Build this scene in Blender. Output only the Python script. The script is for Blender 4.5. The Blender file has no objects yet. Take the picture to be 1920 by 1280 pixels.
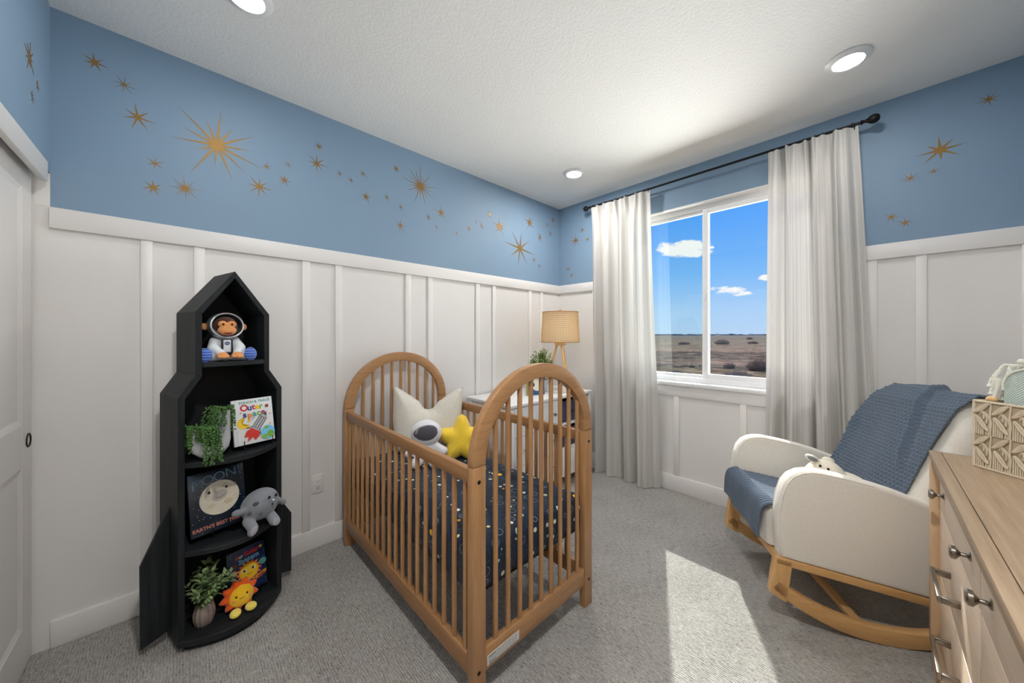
import bpy, bmesh, math, random
import numpy as np
from mathutils import Vector, Matrix, Euler
from mathutils.geometry import delaunay_2d_cdt

PI = math.pi
scene = bpy.context.scene
COL = scene.collection
random.seed(7)

# ------------------------------------------------------------------ camera
# eye 1.34 m above the carpet, level, looking into the far corner of the room
EYE = 1.340
YAW = math.radians(46.3274)          # view direction measured from the +X axis
cam_data = bpy.data.cameras.new('camera')
cam_data.sensor_width = 36.0
cam_data.lens = 645.0 / 1920.0 * 36.0
cam_data.shift_y = -12.8 / 1920.0
cam_data.clip_start = 0.05
cam_data.clip_end = 9000
cam = bpy.data.objects.new('camera', cam_data)
COL.objects.link(cam)
cam.location = (0, 0, EYE)
cam.rotation_euler = (PI / 2, 0, YAW - PI / 2)
scene.camera = cam

# ------------------------------------------------------------------ colour management
vs = scene.view_settings
scene.display_settings.display_device = 'sRGB'
vs.view_transform = 'Standard'
vs.look = 'None'
vs.exposure = 0.0
vs.gamma = 1.0
vs.use_curve_mapping = False
cy = scene.cycles
cy.use_denoising = True
cy.max_bounces = 10
cy.diffuse_bounces = 6
cy.glossy_bounces = 4
cy.transmission_bounces = 6
cy.transparent_max_bounces = 16
cy.caustics_reflective = False
cy.caustics_refractive = False
cy.sample_clamp_indirect = 8.0
cy.use_light_tree = True


def S(r, g, b):
    """sRGB 0-255 to linear"""
    def f(c):
        c = c / 255.0
        return c / 12.92 if c <= 0.04045 else ((c + 0.055) / 1.055) ** 2.4
    return (f(r), f(g), f(b), 1.0)


# ------------------------------------------------------------------ sky
def build_world():
    w = bpy.data.worlds.new('sky')
    scene.world = w
    w.use_nodes = True
    nt = w.node_tree
    nt.nodes.clear()
    N, L = nt.nodes, nt.links
    out = N.new('ShaderNodeOutputWorld')
    bg = N.new('ShaderNodeBackground')
    bg.inputs['Strength'].default_value = 1.0
    tc = N.new('ShaderNodeTexCoord')
    sep = N.new('ShaderNodeSeparateXYZ')
    L.new(tc.outputs['Generated'], sep.inputs[0])
    ramp = N.new('ShaderNodeValToRGB')
    e = ramp.color_ramp.elements
    e[0].position = 0.0
    e[0].color = S(186, 217, 249)
    e[1].position = 1.0
    e[1].color = S(25, 100, 225)
    for p, c in ((0.06, S(172, 212, 252)), (0.15, S(128, 191, 254)), (0.28, S(78, 164, 255)), (0.42, S(46, 146, 255))):
        k = e.new(p)
        k.color = c
    L.new(sep.outputs['Z'], ramp.inputs['Fac'])
    # fair-weather clouds: each one a ragged lens of vapour in its own direction
    noise = N.new('ShaderNodeTexNoise')
    noise.inputs['Scale'].default_value = 22.0
    noise.inputs['Detail'].default_value = 7.0
    noise.inputs['Roughness'].default_value = 0.62
    mp = N.new('ShaderNodeMapping')
    mp.inputs['Scale'].default_value = (1, 1, 2.2)
    L.new(tc.outputs['Generated'], mp.inputs[0])
    L.new(mp.outputs[0], noise.inputs['Vector'])
    last = None
    #  azimuth (deg from +X), elevation, half width, half height, density
    clouds = [(20.1, 12.6, 4.2, 1.25, 1.15), (18.6, 12.0, 3.0, 1.0, 1.0), (22.0, 13.1, 2.2, 0.8, 0.8),
              (14.0, 6.2, 2.6, 0.55, .8), (12.6, 5.7, 2.2, 0.4, .7), (15.3, 6.5, 1.6, 0.5, .7),
              (10.0, 7.6, 1.1, 0.42, .8), (15.5, 18.3, 1.6, 1.2, .35), (8.0, 6.4, 1.6, .4, .6),
              (30, 20, 5, 1.4, .9), (2, 15, 5, 1.5, .9), (-12, 9, 5, 1.2, .9), (44, 9, 5, 1.0, .9)]
    for az, el, hw, hh, dens in clouds:
        az, el, hw, hh = map(math.radians, (az, el, hw, hh))
        c = Vector((math.cos(el) * math.cos(az), math.cos(el) * math.sin(az), math.sin(el)))
        r = Vector((-math.sin(az), math.cos(az), 0))
        u = c.cross(r)
        terms = []
        for v, h in ((r, hw), (u, hh)):
            d = N.new('ShaderNodeVectorMath')
            d.operation = 'DOT_PRODUCT'
            d.inputs[1].default_value = v / h
            L.new(tc.outputs['Generated'], d.inputs[0])
            m = N.new('ShaderNodeMath')
            m.operation = 'MULTIPLY'
            L.new(d.outputs['Value'], m.inputs[0])
            L.new(d.outputs['Value'], m.inputs[1])
            terms.append(m)
        s = N.new('ShaderNodeMath')
        s.operation = 'ADD'
        L.new(terms[0].outputs[0], s.inputs[0])
        L.new(terms[1].outputs[0], s.inputs[1])
        # only the half sphere in front
        d = N.new('ShaderNodeVectorMath')
        d.operation = 'DOT_PRODUCT'
        d.inputs[1].default_value = c
        L.new(tc.outputs['Generated'], d.inputs[0])
        gt = N.new('ShaderNodeMath')
        gt.operation = 'GREATER_THAN'
        gt.inputs[1].default_value = 0.5
        L.new(d.outputs['Value'], gt.inputs[0])
        mr = N.new('ShaderNodeMapRange')
        mr.interpolation_type = 'SMOOTHSTEP'
        mr.inputs['From Min'].default_value = 1.5
        mr.inputs['From Max'].default_value = 0.0
        mr.inputs['To Min'].default_value = 0.0
        mr.inputs['To Max'].default_value = dens
        L.new(s.outputs[0], mr.inputs['Value'])
        mm = N.new('ShaderNodeMath')
        mm.operation = 'MULTIPLY'
        L.new(mr.outputs[0], mm.inputs[0])
        L.new(gt.outputs[0], mm.inputs[1])
        if last is None:
            last = mm
        else:
            mx = N.new('ShaderNodeMath')
            mx.operation = 'MAXIMUM'
            L.new(last.outputs[0], mx.inputs[0])
            L.new(mm.outputs[0], mx.inputs[1])
            last = mx
    nr = N.new('ShaderNodeMapRange')
    nr.inputs['From Min'].default_value = 0.25
    nr.inputs['From Max'].default_value = 0.75
    nr.inputs['To Min'].default_value = -0.65
    nr.inputs['To Max'].default_value = 0.65
    L.new(noise.outputs['Fac'], nr.inputs['Value'])
    ad = N.new('ShaderNodeMath')
    ad.operation = 'ADD'
    L.new(nr.outputs[0], ad.inputs[0])
    L.new(last.outputs[0], ad.inputs[1])
    cov = N.new('ShaderNodeMapRange')
    cov.interpolation_type = 'SMOOTHSTEP'
    cov.inputs['From Min'].default_value = 0.42
    cov.inputs['From Max'].default_value = 0.95
    L.new(ad.outputs[0], cov.inputs['Value'])
    mx = N.new('ShaderNodeMix')
    mx.data_type = 'RGBA'
    L.new(cov.outputs[0], mx.inputs['Factor'])
    L.new(ramp.outputs[0], mx.inputs['A'])
    mx.inputs['B'].default_value = (1.0, 1.0, 1.0, 1)
    L.new(mx.outputs['Result'], bg.inputs['Color'])
    L.new(bg.outputs[0], out.inputs['Surface'])


build_world()

# ------------------------------------------------------------------ sun and sky light
SUN_AZ = math.radians(26.4)          # the sun stands over the fields outside the window
SUN_EL = math.radians(44.5)
sun_dir = Vector((math.cos(SUN_EL) * math.cos(SUN_AZ), math.cos(SUN_EL) * math.sin(SUN_AZ), math.sin(SUN_EL)))


def lamp(name, kind, energy, color=(1, 1, 1)):
    d = bpy.data.lights.new(name, kind)
    d.energy = energy
    d.color = color
    o = bpy.data.objects.new(name, d)
    COL.objects.link(o)
    return o


sun = lamp('sun', 'SUN', 6.5, (1.0, 0.97, 0.92))
sun.data.angle = math.radians(0.6)
sun.rotation_euler = sun_dir.to_track_quat('Z', 'Y').to_euler()
# the bright part of the sky around the sun, as one very soft sun
skyglow = lamp('sky_glow', 'SUN', 3.2, (0.97, 0.98, 1.0))
skyglow.data.angle = math.radians(130)
skyglow.rotation_euler = Vector((0.86, 0.1, 0.5)).to_track_quat('Z', 'Y').to_euler()

# unseen area lamp added outside, standing in for sunlit fields and low sky
day = lamp('daylight_fill', 'AREA', 2700.0, (1.0, 0.985, 0.96))
day.data.shape = 'RECTANGLE'
day.data.size = 13.0
day.data.size_y = 3.8
day.location = (8.0, .955, -.75)
day.rotation_euler = Vector((1.0, 0, .0)).to_track_quat('Z', 'Y').to_euler()

DOWNLIGHT = 256.0                    # radiance of each recessed lamp's lens

# ------------------------------------------------------------------ room measures
YN = 2.4286      # inner face of the star wall
XE = 3.0516      # inner face of the window wall
XW = -0.413      # closet wall
YS = -0.62       # wall behind the camera
HC = 2.743       # ceiling
# ------------------------------------------------------------------ materials
class NT:
    def __init__(s, name):
        s.m = bpy.data.materials.new(name)
        s.m.use_nodes = True
        s.n = s.m.node_tree.nodes
        s.l = s.m.node_tree.links
        s.b = s.n['Principled BSDF']
        s.out = s.n['Material Output']

    def new(s, t, **kw):
        n = s.n.new(t)
        for k, v in kw.items():
            if hasattr(n, k):
                setattr(n, k, v)
            else:
                n.inputs[k.replace('_', ' ')].default_value = v
        return n

    def link(s, a, b):
        s.l.new(a, b)

    def math(s, op, a, b=None, c=None):
        n = s.n.new('ShaderNodeMath')
        n.operation = op
        for i, v in enumerate((a, b, c)):
            if v is None:
                continue
            if isinstance(v, (int, float)):
                n.inputs[i].default_value = v
            else:
                s.l.new(v, n.inputs[i])
        return n.outputs[0]

    def coords(s, kind='Object', scale=(1, 1, 1), rot=(0, 0, 0)):
        tc = s.n.new('ShaderNodeTexCoord')
        mp = s.n.new('ShaderNodeMapping')
        mp.inputs['Scale'].default_value = scale
        mp.inputs['Rotation'].default_value = rot
        s.l.new(tc.outputs[kind], mp.inputs[0])
        return mp.outputs[0]

    def noise(s, vec, scale, detail=4, rough=.55):
        n = s.n.new('ShaderNodeTexNoise')
        n.inputs['Scale'].default_value = scale
        n.inputs['Detail'].default_value = detail
        n.inputs['Roughness'].default_value = rough
        if vec is not None:
            s.l.new(vec, n.inputs['Vector'])
        return n.outputs['Fac']

    def mix(s, fac, a, b):
        n = s.n.new('ShaderNodeMix')
        n.data_type = 'RGBA'
        for key, v in (('Factor', fac), ('A', a), ('B', b)):
            if isinstance(v, (int, float)):
                n.inputs[key].default_value = v
            elif isinstance(v, tuple):
                n.inputs[key].default_value = v
            else:
                s.l.new(v, n.inputs[key])
        return n.outputs['Result']

    def rng(s, v, a, b, c=0.0, d=1.0, smooth=False):
        n = s.n.new('ShaderNodeMapRange')
        if smooth:
            n.interpolation_type = 'SMOOTHSTEP'
        for k, x in (('From Min', a), ('From Max', b), ('To Min', c), ('To Max', d)):
            n.inputs[k].default_value = x
        s.l.new(v, n.inputs['Value'])
        return n.outputs[0]

    def ramp(s, fac, stops, const=False):
        n = s.n.new('ShaderNodeValToRGB')
        if const:
            n.color_ramp.interpolation = 'CONSTANT'
        e = n.color_ramp.elements
        e[0].position, e[0].color = stops[0]
        e[1].position, e[1].color = stops[-1]
        for p, c in stops[1:-1]:
            k = e.new(p)
            k.color = c
        s.l.new(fac, n.inputs['Fac'])
        return n.outputs['Color']

    def bump(s, height, strength=.5, dist=.002):
        n = s.n.new('ShaderNodeBump')
        n.inputs['Strength'].default_value = strength
        n.inputs['Distance'].default_value = dist
        s.l.new(height, n.inputs['Height'])
        s.l.new(n.outputs[0], s.b.inputs['Normal'])
        return n

    def set(s, col=None, rough=None, metal=None, **kw):
        if col is not None:
            if isinstance(col, tuple):
                s.b.inputs['Base Color'].default_value = col
            else:
                s.l.new(col, s.b.inputs['Base Color'])
        if rough is not None:
            s.b.inputs['Roughness'].default_value = rough
        if metal is not None:
            s.b.inputs['Metallic'].default_value = metal
        for k, v in kw.items():
            s.b.inputs[k.replace('_', ' ')].default_value = v
        return s.m


def mix_c(a, f):
    return tuple(min(1, x * f) for x in a[:3]) + (1,)


def plain(name, col, rough=.5, metal=0.0, var=.08, scale=30, bump=0, bscale=200, bdist=.001, **kw):
    t = NT(name)
    v = t.coords()
    f = t.noise(v, scale)
    c = t.mix(f, mix_c(col, 1 - var), mix_c(col, 1 + var))
    t.set(c, rough, metal, **kw)
    if bump:
        t.bump(t.noise(v, bscale, 3), bump, bdist)
    return t.m


def wood(name, c1, c2, axis='Z', rough=.45, grain=1.0, bump=.15, spec=.5):
    t = NT(name)
    k = {'X': (1.2, 14, 14), 'Y': (14, 1.2, 14), 'Z': (14, 14, 1.2)}[axis]
    v = t.coords(scale=tuple(a * grain for a in k))
    n1 = t.noise(v, 3.0, 6, .6)
    k2 = {'X': (3, 120, 120), 'Y': (120, 3, 120), 'Z': (120, 120, 3)}[axis]
    v2 = t.coords(scale=tuple(a * grain for a in k2))
    n2 = t.noise(v2, 2.0, 3, .5)
    f = t.math('ADD', t.math('MULTIPLY', n1, .7), t.math('MULTIPLY', n2, .3))
    c = t.ramp(f, [(.3, c1), (.7, c2)])
    t.set(c, rough, Specular_IOR_Level=spec)
    t.bump(n2, bump, .0006)
    return t.m


def fabric(name, col, var=.12, scale=500, bump=.5, dist=.0015, rough=.95, sheen=.3, fuzz=25):
    t = NT(name)
    v = t.coords()
    a = t.noise(v, scale, 4, .6)
    b = t.noise(v, fuzz, 4, .6)
    f = t.math('ADD', t.math('MULTIPLY', a, .5), t.math('MULTIPLY', b, .5))
    c = t.mix(f, mix_c(col, 1 - 2 * var), mix_c(col, 1 + 2 * var))
    t.set(c, rough, Sheen_Weight=sheen, Specular_IOR_Level=.2)
    t.bump(f, bump, dist)
    return t.m


M = {}
M['white_paint'] = plain('white_trim_paint', S(226, 223, 220), .38, var=.015, scale=6)
M['wall_white'] = plain('wainscot_white_paint', S(224, 221, 218), .5, var=.015, scale=6, bump=.04, bscale=160)
M['wall_blue'] = plain('blue_wall_paint', S(123, 148, 171), .6, var=.02, scale=5, bump=.08, bscale=150)
M['ceiling'] = plain('textured_ceiling_paint', S(238, 237, 234), .8, var=.02, scale=90, bump=.55, bscale=75, bdist=.005)


def make_carpet():
    t = NT('grey_loop_carpet')
    v = t.coords()
    warp = t.noise(v, 14, 3)
    sep = t.new('ShaderNodeSeparateXYZ')
    t.link(v, sep.inputs[0])
    # rows of loops run along Y; single loops are long flecks in the row
    x = t.math('ADD', sep.outputs['X'], t.math('MULTIPLY', warp, .016))
    rows = t.math('SINE', t.math('MULTIPLY', x, 2 * PI / .0095))
    fleck = t.noise(t.coords(scale=(150, 34, 1)), 1.0, 3, .7)
    loop = t.noise(t.coords(scale=(230, 110, 1)), 1.0, 2, .6)
    patch = t.noise(v, 4, 3, .6)
    f = t.math('ADD', t.math('MULTIPLY', fleck, .50), t.math('ADD', t.math('MULTIPLY', loop, .38), t.math('MULTIPLY', patch, .12)))
    f = t.math('ADD', f, t.math('MULTIPLY', rows, .03))
    c = t.ramp(f, [(.34, S(96, 92, 88)), (.44, S(150, 146, 141)), (.56, S(178, 175, 170)), (.68, S(206, 203, 198))])
    t.set(c, .95, Specular_IOR_Level=.1, Sheen_Weight=.15)
    h = t.math('ADD', t.math('MULTIPLY', rows, .25), t.math('MULTIPLY', t.math('ADD', fleck, loop), 1.1))
    t.bump(h, .9, .006)
    return t.m


M['carpet'] = make_carpet()
M['black_wood'] = wood('black_stained_wood', S(19, 21, 23), S(44, 47, 50), 'Z', .55, bump=.3, spec=.2)
M['black_wood_y'] = wood('black_stained_shelf_wood', S(19, 21, 23), S(42, 45, 48), 'X', .55, bump=.3, spec=.25)
M['black_panel'] = plain('black_back_panel', S(17, 18, 19), .7, bump=.1)
M['crib_wood'] = wood('walnut_stained_crib_wood', S(150, 108, 68), S(184, 140, 97), 'Z', .36)
M['crib_wood_x'] = wood('walnut_stained_rail_wood', S(150, 108, 68), S(184, 140, 97), 'X', .36)
M['crib_wood_y'] = wood('walnut_stained_side_rail_wood', S(136, 96, 60), S(168, 124, 82), 'Y', .4)
M['oak_y'] = wood('oak_rocker_wood', S(196, 148, 92), S(222, 178, 122), 'Y', .4)
M['oak_z'] = wood('oak_post_wood', S(196, 148, 92), S(222, 178, 122), 'Z', .4)
M['oak_x'] = wood('oak_stretcher_wood', S(188, 142, 90), S(214, 170, 116), 'X', .4)
M['dresser_x'] = wood('washed_oak_top', S(144, 121, 96), S(184, 160, 132), 'X', .5, grain=.6, bump=.25)
M['dresser_y'] = wood('washed_oak_cross_border', S(150, 126, 100), S(186, 162, 134), 'Y', .5, grain=.6, bump=.25)
M['dresser_z'] = wood('washed_oak_stile', S(190, 155, 118), S(216, 184, 146), 'Z', .5, grain=.6, bump=.2)
M['dresser_front'] = wood('washed_oak_drawer_front', S(206, 182, 156), S(228, 208, 186), 'X', .4, grain=.6, bump=.15)
M['nickel'] = plain('brushed_nickel', S(150, 142, 132), .28, 1.0, var=.05)
M['black_metal'] = plain('dark_bronze_metal', S(30, 28, 28), .45, .6)
M['black_plastic'] = plain('black_plastic', S(14, 14, 15), .35)
M['white_lacquer'] = plain('white_lacquer', S(228, 228, 228), .35, var=.01)
M['lamp_wood'] = wood('pale_beech_lamp_wood', S(214, 170, 112), S(236, 198, 144), 'Z', .45)
M['cane'] = plain('woven_cane', S(226, 190, 134), .6, var=.12, scale=60)
M['cream'] = fabric('cream_linen', S(236, 226, 206), .04, 600, .2)
M['boucle'] = fabric('cream_boucle_fabric', S(231, 225, 214), .06, 240, .9, .004, fuzz=90)
M['gold'] = plain('gold_foil', S(140, 107, 50), .5, .45, var=.15, scale=8)
M['pillow_oat'] = fabric('oatmeal_pillow_cloth', S(214, 210, 198), .10, 200, .6, .002, fuzz=70)
M['star_yellow'] = fabric('yellow_plush', S(255, 206, 66), .10, 300, .9, .004, fuzz=45)
M['plush_white'] = fabric('white_plush', S(224, 224, 228), .04, 400, .4, .002)
M['visor_grey'] = fabric('charcoal_velvet', S(84, 82, 90), .10, 300, .4, .002, fuzz=40)
M['plush_grey'] = fabric('grey_velour', S(128, 132, 138), .12, 200, .5, .002, fuzz=18)
M['plush_grey_light'] = fabric('light_grey_velour', S(160, 160, 164), .08, 300, .5, .002, fuzz=30)
M['plush_orange'] = fabric('orange_plush', S(238, 96, 28), .08, 300, .6, .003)
M['plush_sun'] = fabric('sun_yellow_plush', S(244, 192, 40), .06, 300, .6, .003)
M['plush_pale'] = fabric('pale_yellow_plush', S(246, 222, 104), .06, 300, .6, .003)
M['fur_brown'] = fabric('dark_brown_fur', S(80, 42, 22), .15, 200, .9, .004)
M['fur_tan'] = fabric('tan_plush', S(216, 148, 92), .06, 300, .5, .002)
M['suit_white'] = fabric('white_suit_cloth', S(214, 218, 222), .03, 300, .3, .001)
M['silver'] = plain('silver_fabric', S(190, 192, 196), .3, .8, var=.15, scale=40, bump=.3, bscale=60, bdist=.004)
M['stripe_blue'] = None
M['navy_bin'] = fabric('navy_bin_cloth', S(44, 58, 82), .10, 300, .4)
M['outlet_white'] = plain('white_plastic', S(222, 220, 216), .35, var=.01)
M['dark_slot'] = plain('dark_slot', S(30, 28, 27), .6)
M['eye_black'] = plain('black_bead', S(12, 11, 11), .15)
M['mouth_red'] = plain('dark_red_felt', S(120, 40, 34), .8)
M['leaf_a'] = plain('deep_green_leaf', S(64, 104, 44), .5, var=.35, scale=60)
M['leaf_b'] = plain('sage_green_leaf', S(128, 150, 100), .55, var=.3, scale=60)
M['leaf_c'] = plain('light_green_leaf', S(136, 158, 84), .55, var=.35, scale=60)
M['stem'] = plain('green_stem', S(84, 96, 52), .7)
M['pot_grey'] = plain('warm_grey_ceramic', S(146, 132, 124), .55)
M['pot_pale'] = plain('glazed_white_ceramic', S(182, 184, 186), .18, bump=.1, bscale=40)
M['macrame'] = plain('cotton_macrame_cord', S(218, 204, 180), .9, var=.08, scale=120, bump=.7, bscale=500, bdist=.002)
M['macrame_back'] = plain('cotton_liner', S(186, 168, 142), .95, var=.08)
M['tassel'] = fabric('ivory_yarn', S(232, 232, 218), .05, 500, .6, .002)
M['paper'] = plain('paper_white', S(222, 222, 220), .6, var=.02)
M['glossy_white'] = plain('glossy_book_white', S(216, 218, 218), .25, var=.02)


def lam(name, col, rough=.3):
    if name not in M:
        M[name] = plain(name, col, rough, var=.03)
    return M[name]


def stripes(name, c1, c2, axis, period, rough=.9):
    t = NT(name)
    sep = t.new('ShaderNodeSeparateXYZ')
    t.link(t.coords(), sep.inputs[0])
    f = t.rng(t.math('SINE', t.math('MULTIPLY', sep.outputs[axis], 2 * PI / period)), -.5, .5)
    t.set(t.mix(f, c1, c2), rough, Sheen_Weight=.3)
    return t.m


M['stripe_blue'] = stripes('striped_blue_foot_cloth', S(50, 76, 160), S(104, 138, 210), 'Z', .012)


def make_curtain():
    t = NT('sheer_striped_curtain')
    uv = t.coords('UV')
    sep = t.new('ShaderNodeSeparateXYZ')
    t.link(uv, sep.inputs[0])
    cmb = t.new('ShaderNodeCombineXYZ')
    t.link(t.math('MULTIPLY', sep.outputs['X'], 90.0), cmb.inputs[0])
    n1 = t.noise(cmb.outputs[0], 1.6, 5, .75)
    cmb2 = t.new('ShaderNodeCombineXYZ')
    t.link(t.math('MULTIPLY', sep.outputs['X'], 500.0), cmb2.inputs[0])
    t.link(t.math('MULTIPLY', sep.outputs['Y'], 900.0), cmb2.inputs[1])
    n2 = t.noise(cmb2.outputs[0], 1.0, 2, .5)
    f = t.math('ADD', t.math('MULTIPLY', n1, .75), t.math('MULTIPLY', n2, .25))
    # broad woven bands of opaque and open stripes
    cmb3 = t.new('ShaderNodeCombineXYZ')
    t.link(t.math('MULTIPLY', sep.outputs['X'], 26.0), cmb3.inputs[0])
    n3 = t.noise(cmb3.outputs[0], 1.0, 3, .6)
    f = t.math('ADD', t.math('MULTIPLY', f, .6), t.math('MULTIPLY', n3, .4))
    c = t.ramp(f, [(.36, S(172, 168, 163)), (.46, S(196, 193, 188)), (.56, S(218, 215, 211)), (.64, S(232, 230, 226))])
    dif = t.new('ShaderNodeBsdfDiffuse')
    trn = t.new('ShaderNodeBsdfTranslucent')
    trp = t.new('ShaderNodeBsdfTransparent')
    t.link(c, dif.inputs['Color'])
    t.link(c, trn.inputs['Color'])
    m1 = t.new('ShaderNodeMixShader')
    m1.inputs[0].default_value = .11
    t.link(dif.outputs[0], m1.inputs[1])
    t.link(trn.outputs[0], m1.inputs[2])
    m2 = t.new('ShaderNodeMixShader')
    t.link(t.rng(f, .35, .7, .07, .0), m2.inputs[0])
    t.link(m1.outputs[0], m2.inputs[1])
    t.link(trp.outputs[0], m2.inputs[2])
    t.link(m2.outputs[0], t.out.inputs['Surface'])
    return t.m


M['curtain'] = make_curtain()


def make_glass(name, tint=(1, 1, 1, 1)):
    t = NT(name)
    trp = t.new('ShaderNodeBsdfTransparent')
    trp.inputs['Color'].default_value = tint
    gl = t.new('ShaderNodeBsdfGlossy')
    gl.inputs['Roughness'].default_value = .02
    m = t.new('ShaderNodeMixShader')
    m.inputs[0].default_value = .035
    t.link(trp.outputs[0], m.inputs[1])
    t.link(gl.outputs[0], m.inputs[2])
    t.link(m.outputs[0], t.out.inputs['Surface'])
    return t.m


M['glass'] = make_glass('window_glass')
M['glass_green'] = make_glass('window_glass_slightly_green', (.95, .985, .97, 1))


def make_emit(name, col, strength):
    t = NT(name)
    t.set(col, .4, Emission_Color=col, Emission_Strength=strength)
    return t.m


M['lens'] = make_emit('lit_downlight_lens', (1.0, 0.965, 0.92, 1), DOWNLIGHT)


def make_sheet():
    t = NT('navy_space_print_cotton')
    v = t.coords()
    vor = t.new('ShaderNodeTexVoronoi')
    vor.inputs['Scale'].default_value = 21
    vor.inputs['Randomness'].default_value = .8
    t.link(v, vor.inputs['Vector'])
    sepc = t.new('ShaderNodeSeparateColor')
    t.link(vor.outputs['Color'], sepc.inputs[0])
    rnd, rnd2 = sepc.outputs[0], sepc.outputs[1]
    d = vor.outputs['Distance']
    rad = t.rng(rnd2, 0, 1, .10, .30)
    dot = t.math('MULTIPLY', t.math('LESS_THAN', d, rad), t.math('GREATER_THAN', rnd, .22))
    ring = t.math('MULTIPLY', t.math('LESS_THAN', t.math('ABSOLUTE', t.math('SUBTRACT', d, .36)), .025), t.math('LESS_THAN', rnd, .22))
    vor2 = t.new('ShaderNodeTexVoronoi')
    vor2.inputs['Scale'].default_value = 75
    t.link(v, vor2.inputs['Vector'])
    tiny = t.math('LESS_THAN', vor2.outputs['Distance'], .16)
    cc = t.ramp(rnd2, [(0, S(206, 196, 150)), (.4, S(222, 222, 206)), (.72, S(176, 186, 160)), (.9, S(232, 182, 50))], const=True)
    base = t.mix(t.noise(v, 30), S(24, 36, 52), S(34, 48, 66))
    c = t.mix(t.math('MULTIPLY', tiny, .55), base, S(120, 134, 150))
    c = t.mix(t.math('MULTIPLY', ring, .6), c, S(150, 160, 170))
    c = t.mix(dot, c, cc)
    t.set(c, .85, Sheen_Weight=.1, Specular_IOR_Level=.2)
    t.bump(t.noise(v, 12, 4), .4, .01)
    return t.m


M['sheet'] = make_sheet()


def make_knit(name, c_hi, c_lo):
    t = NT(name)
    v = t.coords()
    n = t.noise(v, 300, 3)
    c = t.mix(n, c_lo, c_hi)
    t.set(c, .95, Sheen_Weight=.25, Specular_IOR_Level=.15)
    t.bump(n, .5, .001)
    return t.m


M['knit'] = make_knit('blue_grey_knit_wool', S(110, 123, 138), S(70, 83, 99))


def make_chevron():
    t = NT('sage_herringbone_weave')
    sep = t.new('ShaderNodeSeparateXYZ')
    t.link(t.coords(), sep.inputs[0])
    zig = t.math('ABSOLUTE', t.math('SUBTRACT', t.math('FRACT', t.math('MULTIPLY', sep.outputs['Y'], 1 / .03)), .5))
    w = t.math('SINE', t.math('MULTIPLY', t.math('ADD', sep.outputs['Z'], t.math('MULTIPLY', zig, .03)), 2 * PI / .0075))
    f = t.rng(w, -.6, .6)
    t.set(t.mix(f, S(158, 174, 164), S(214, 224, 216)), .95, Sheen_Weight=.3)
    t.bump(f, .6, .002)
    return t.m


M['chevron'] = make_chevron()


def make_fields():
    t = NT('ploughed_and_grassy_ground')
    v = t.coords()
    sep = t.new('ShaderNodeSeparateXYZ')
    t.link(v, sep.inputs[0])
    # strips of land lie roughly across the line from the house towards the corner of the plot
    wob = t.noise(v, .03, 5, .6)
    p = t.math('ADD', t.math('MULTIPLY', sep.outputs['X'], .80), t.math('MULTIPLY', sep.outputs['Y'], .60))
    p = t.math('MULTIPLY', p, t.math('ADD', .86, t.math('MULTIPLY', wob, .28)))
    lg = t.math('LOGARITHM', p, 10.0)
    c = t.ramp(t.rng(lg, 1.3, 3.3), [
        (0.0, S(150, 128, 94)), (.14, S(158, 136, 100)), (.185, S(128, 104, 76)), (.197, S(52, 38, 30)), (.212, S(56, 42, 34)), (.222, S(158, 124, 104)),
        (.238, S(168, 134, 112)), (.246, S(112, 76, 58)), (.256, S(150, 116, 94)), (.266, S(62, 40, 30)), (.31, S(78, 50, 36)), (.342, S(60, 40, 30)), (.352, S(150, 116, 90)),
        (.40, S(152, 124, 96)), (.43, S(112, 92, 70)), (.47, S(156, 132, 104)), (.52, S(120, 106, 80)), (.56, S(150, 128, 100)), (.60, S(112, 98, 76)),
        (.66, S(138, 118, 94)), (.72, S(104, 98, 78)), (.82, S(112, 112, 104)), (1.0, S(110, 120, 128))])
    n = t.noise(v, .9, 6, .7)
    n2 = t.noise(v, .12, 5, .65)
    f = t.math('ADD', t.math('MULTIPLY', n, .6), t.math('MULTIPLY', n2, .4))
    c2 = t.mix(t.rng(f, .46, .58), c, t.mix(.8, c, S(40, 32, 26)))
    n3 = t.noise(v, .35, 8, .75)
    c2 = t.mix(t.rng(n3, .50, .58), c2, t.mix(.5, c2, S(190, 172, 140)))
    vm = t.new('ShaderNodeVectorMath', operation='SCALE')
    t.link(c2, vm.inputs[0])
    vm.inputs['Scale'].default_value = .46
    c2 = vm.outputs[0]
    t.set(c2, .95, Specular_IOR_Level=.05)
    return t.m


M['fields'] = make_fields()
M['bush_grey'] = plain('grey_brown_brush', S(168, 150, 132), .95, var=.35, scale=2.0, bump=1.0, bscale=6, bdist=.3)
M['bush_dark'] = plain('dark_brush', S(146, 126, 106), .95, var=.35, scale=1.5, bump=1.0, bscale=5, bdist=.3)
M['far_trees'] = plain('hazy_blue_green_trees', S(86, 106, 116), .95, var=.25, scale=.02)


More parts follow.
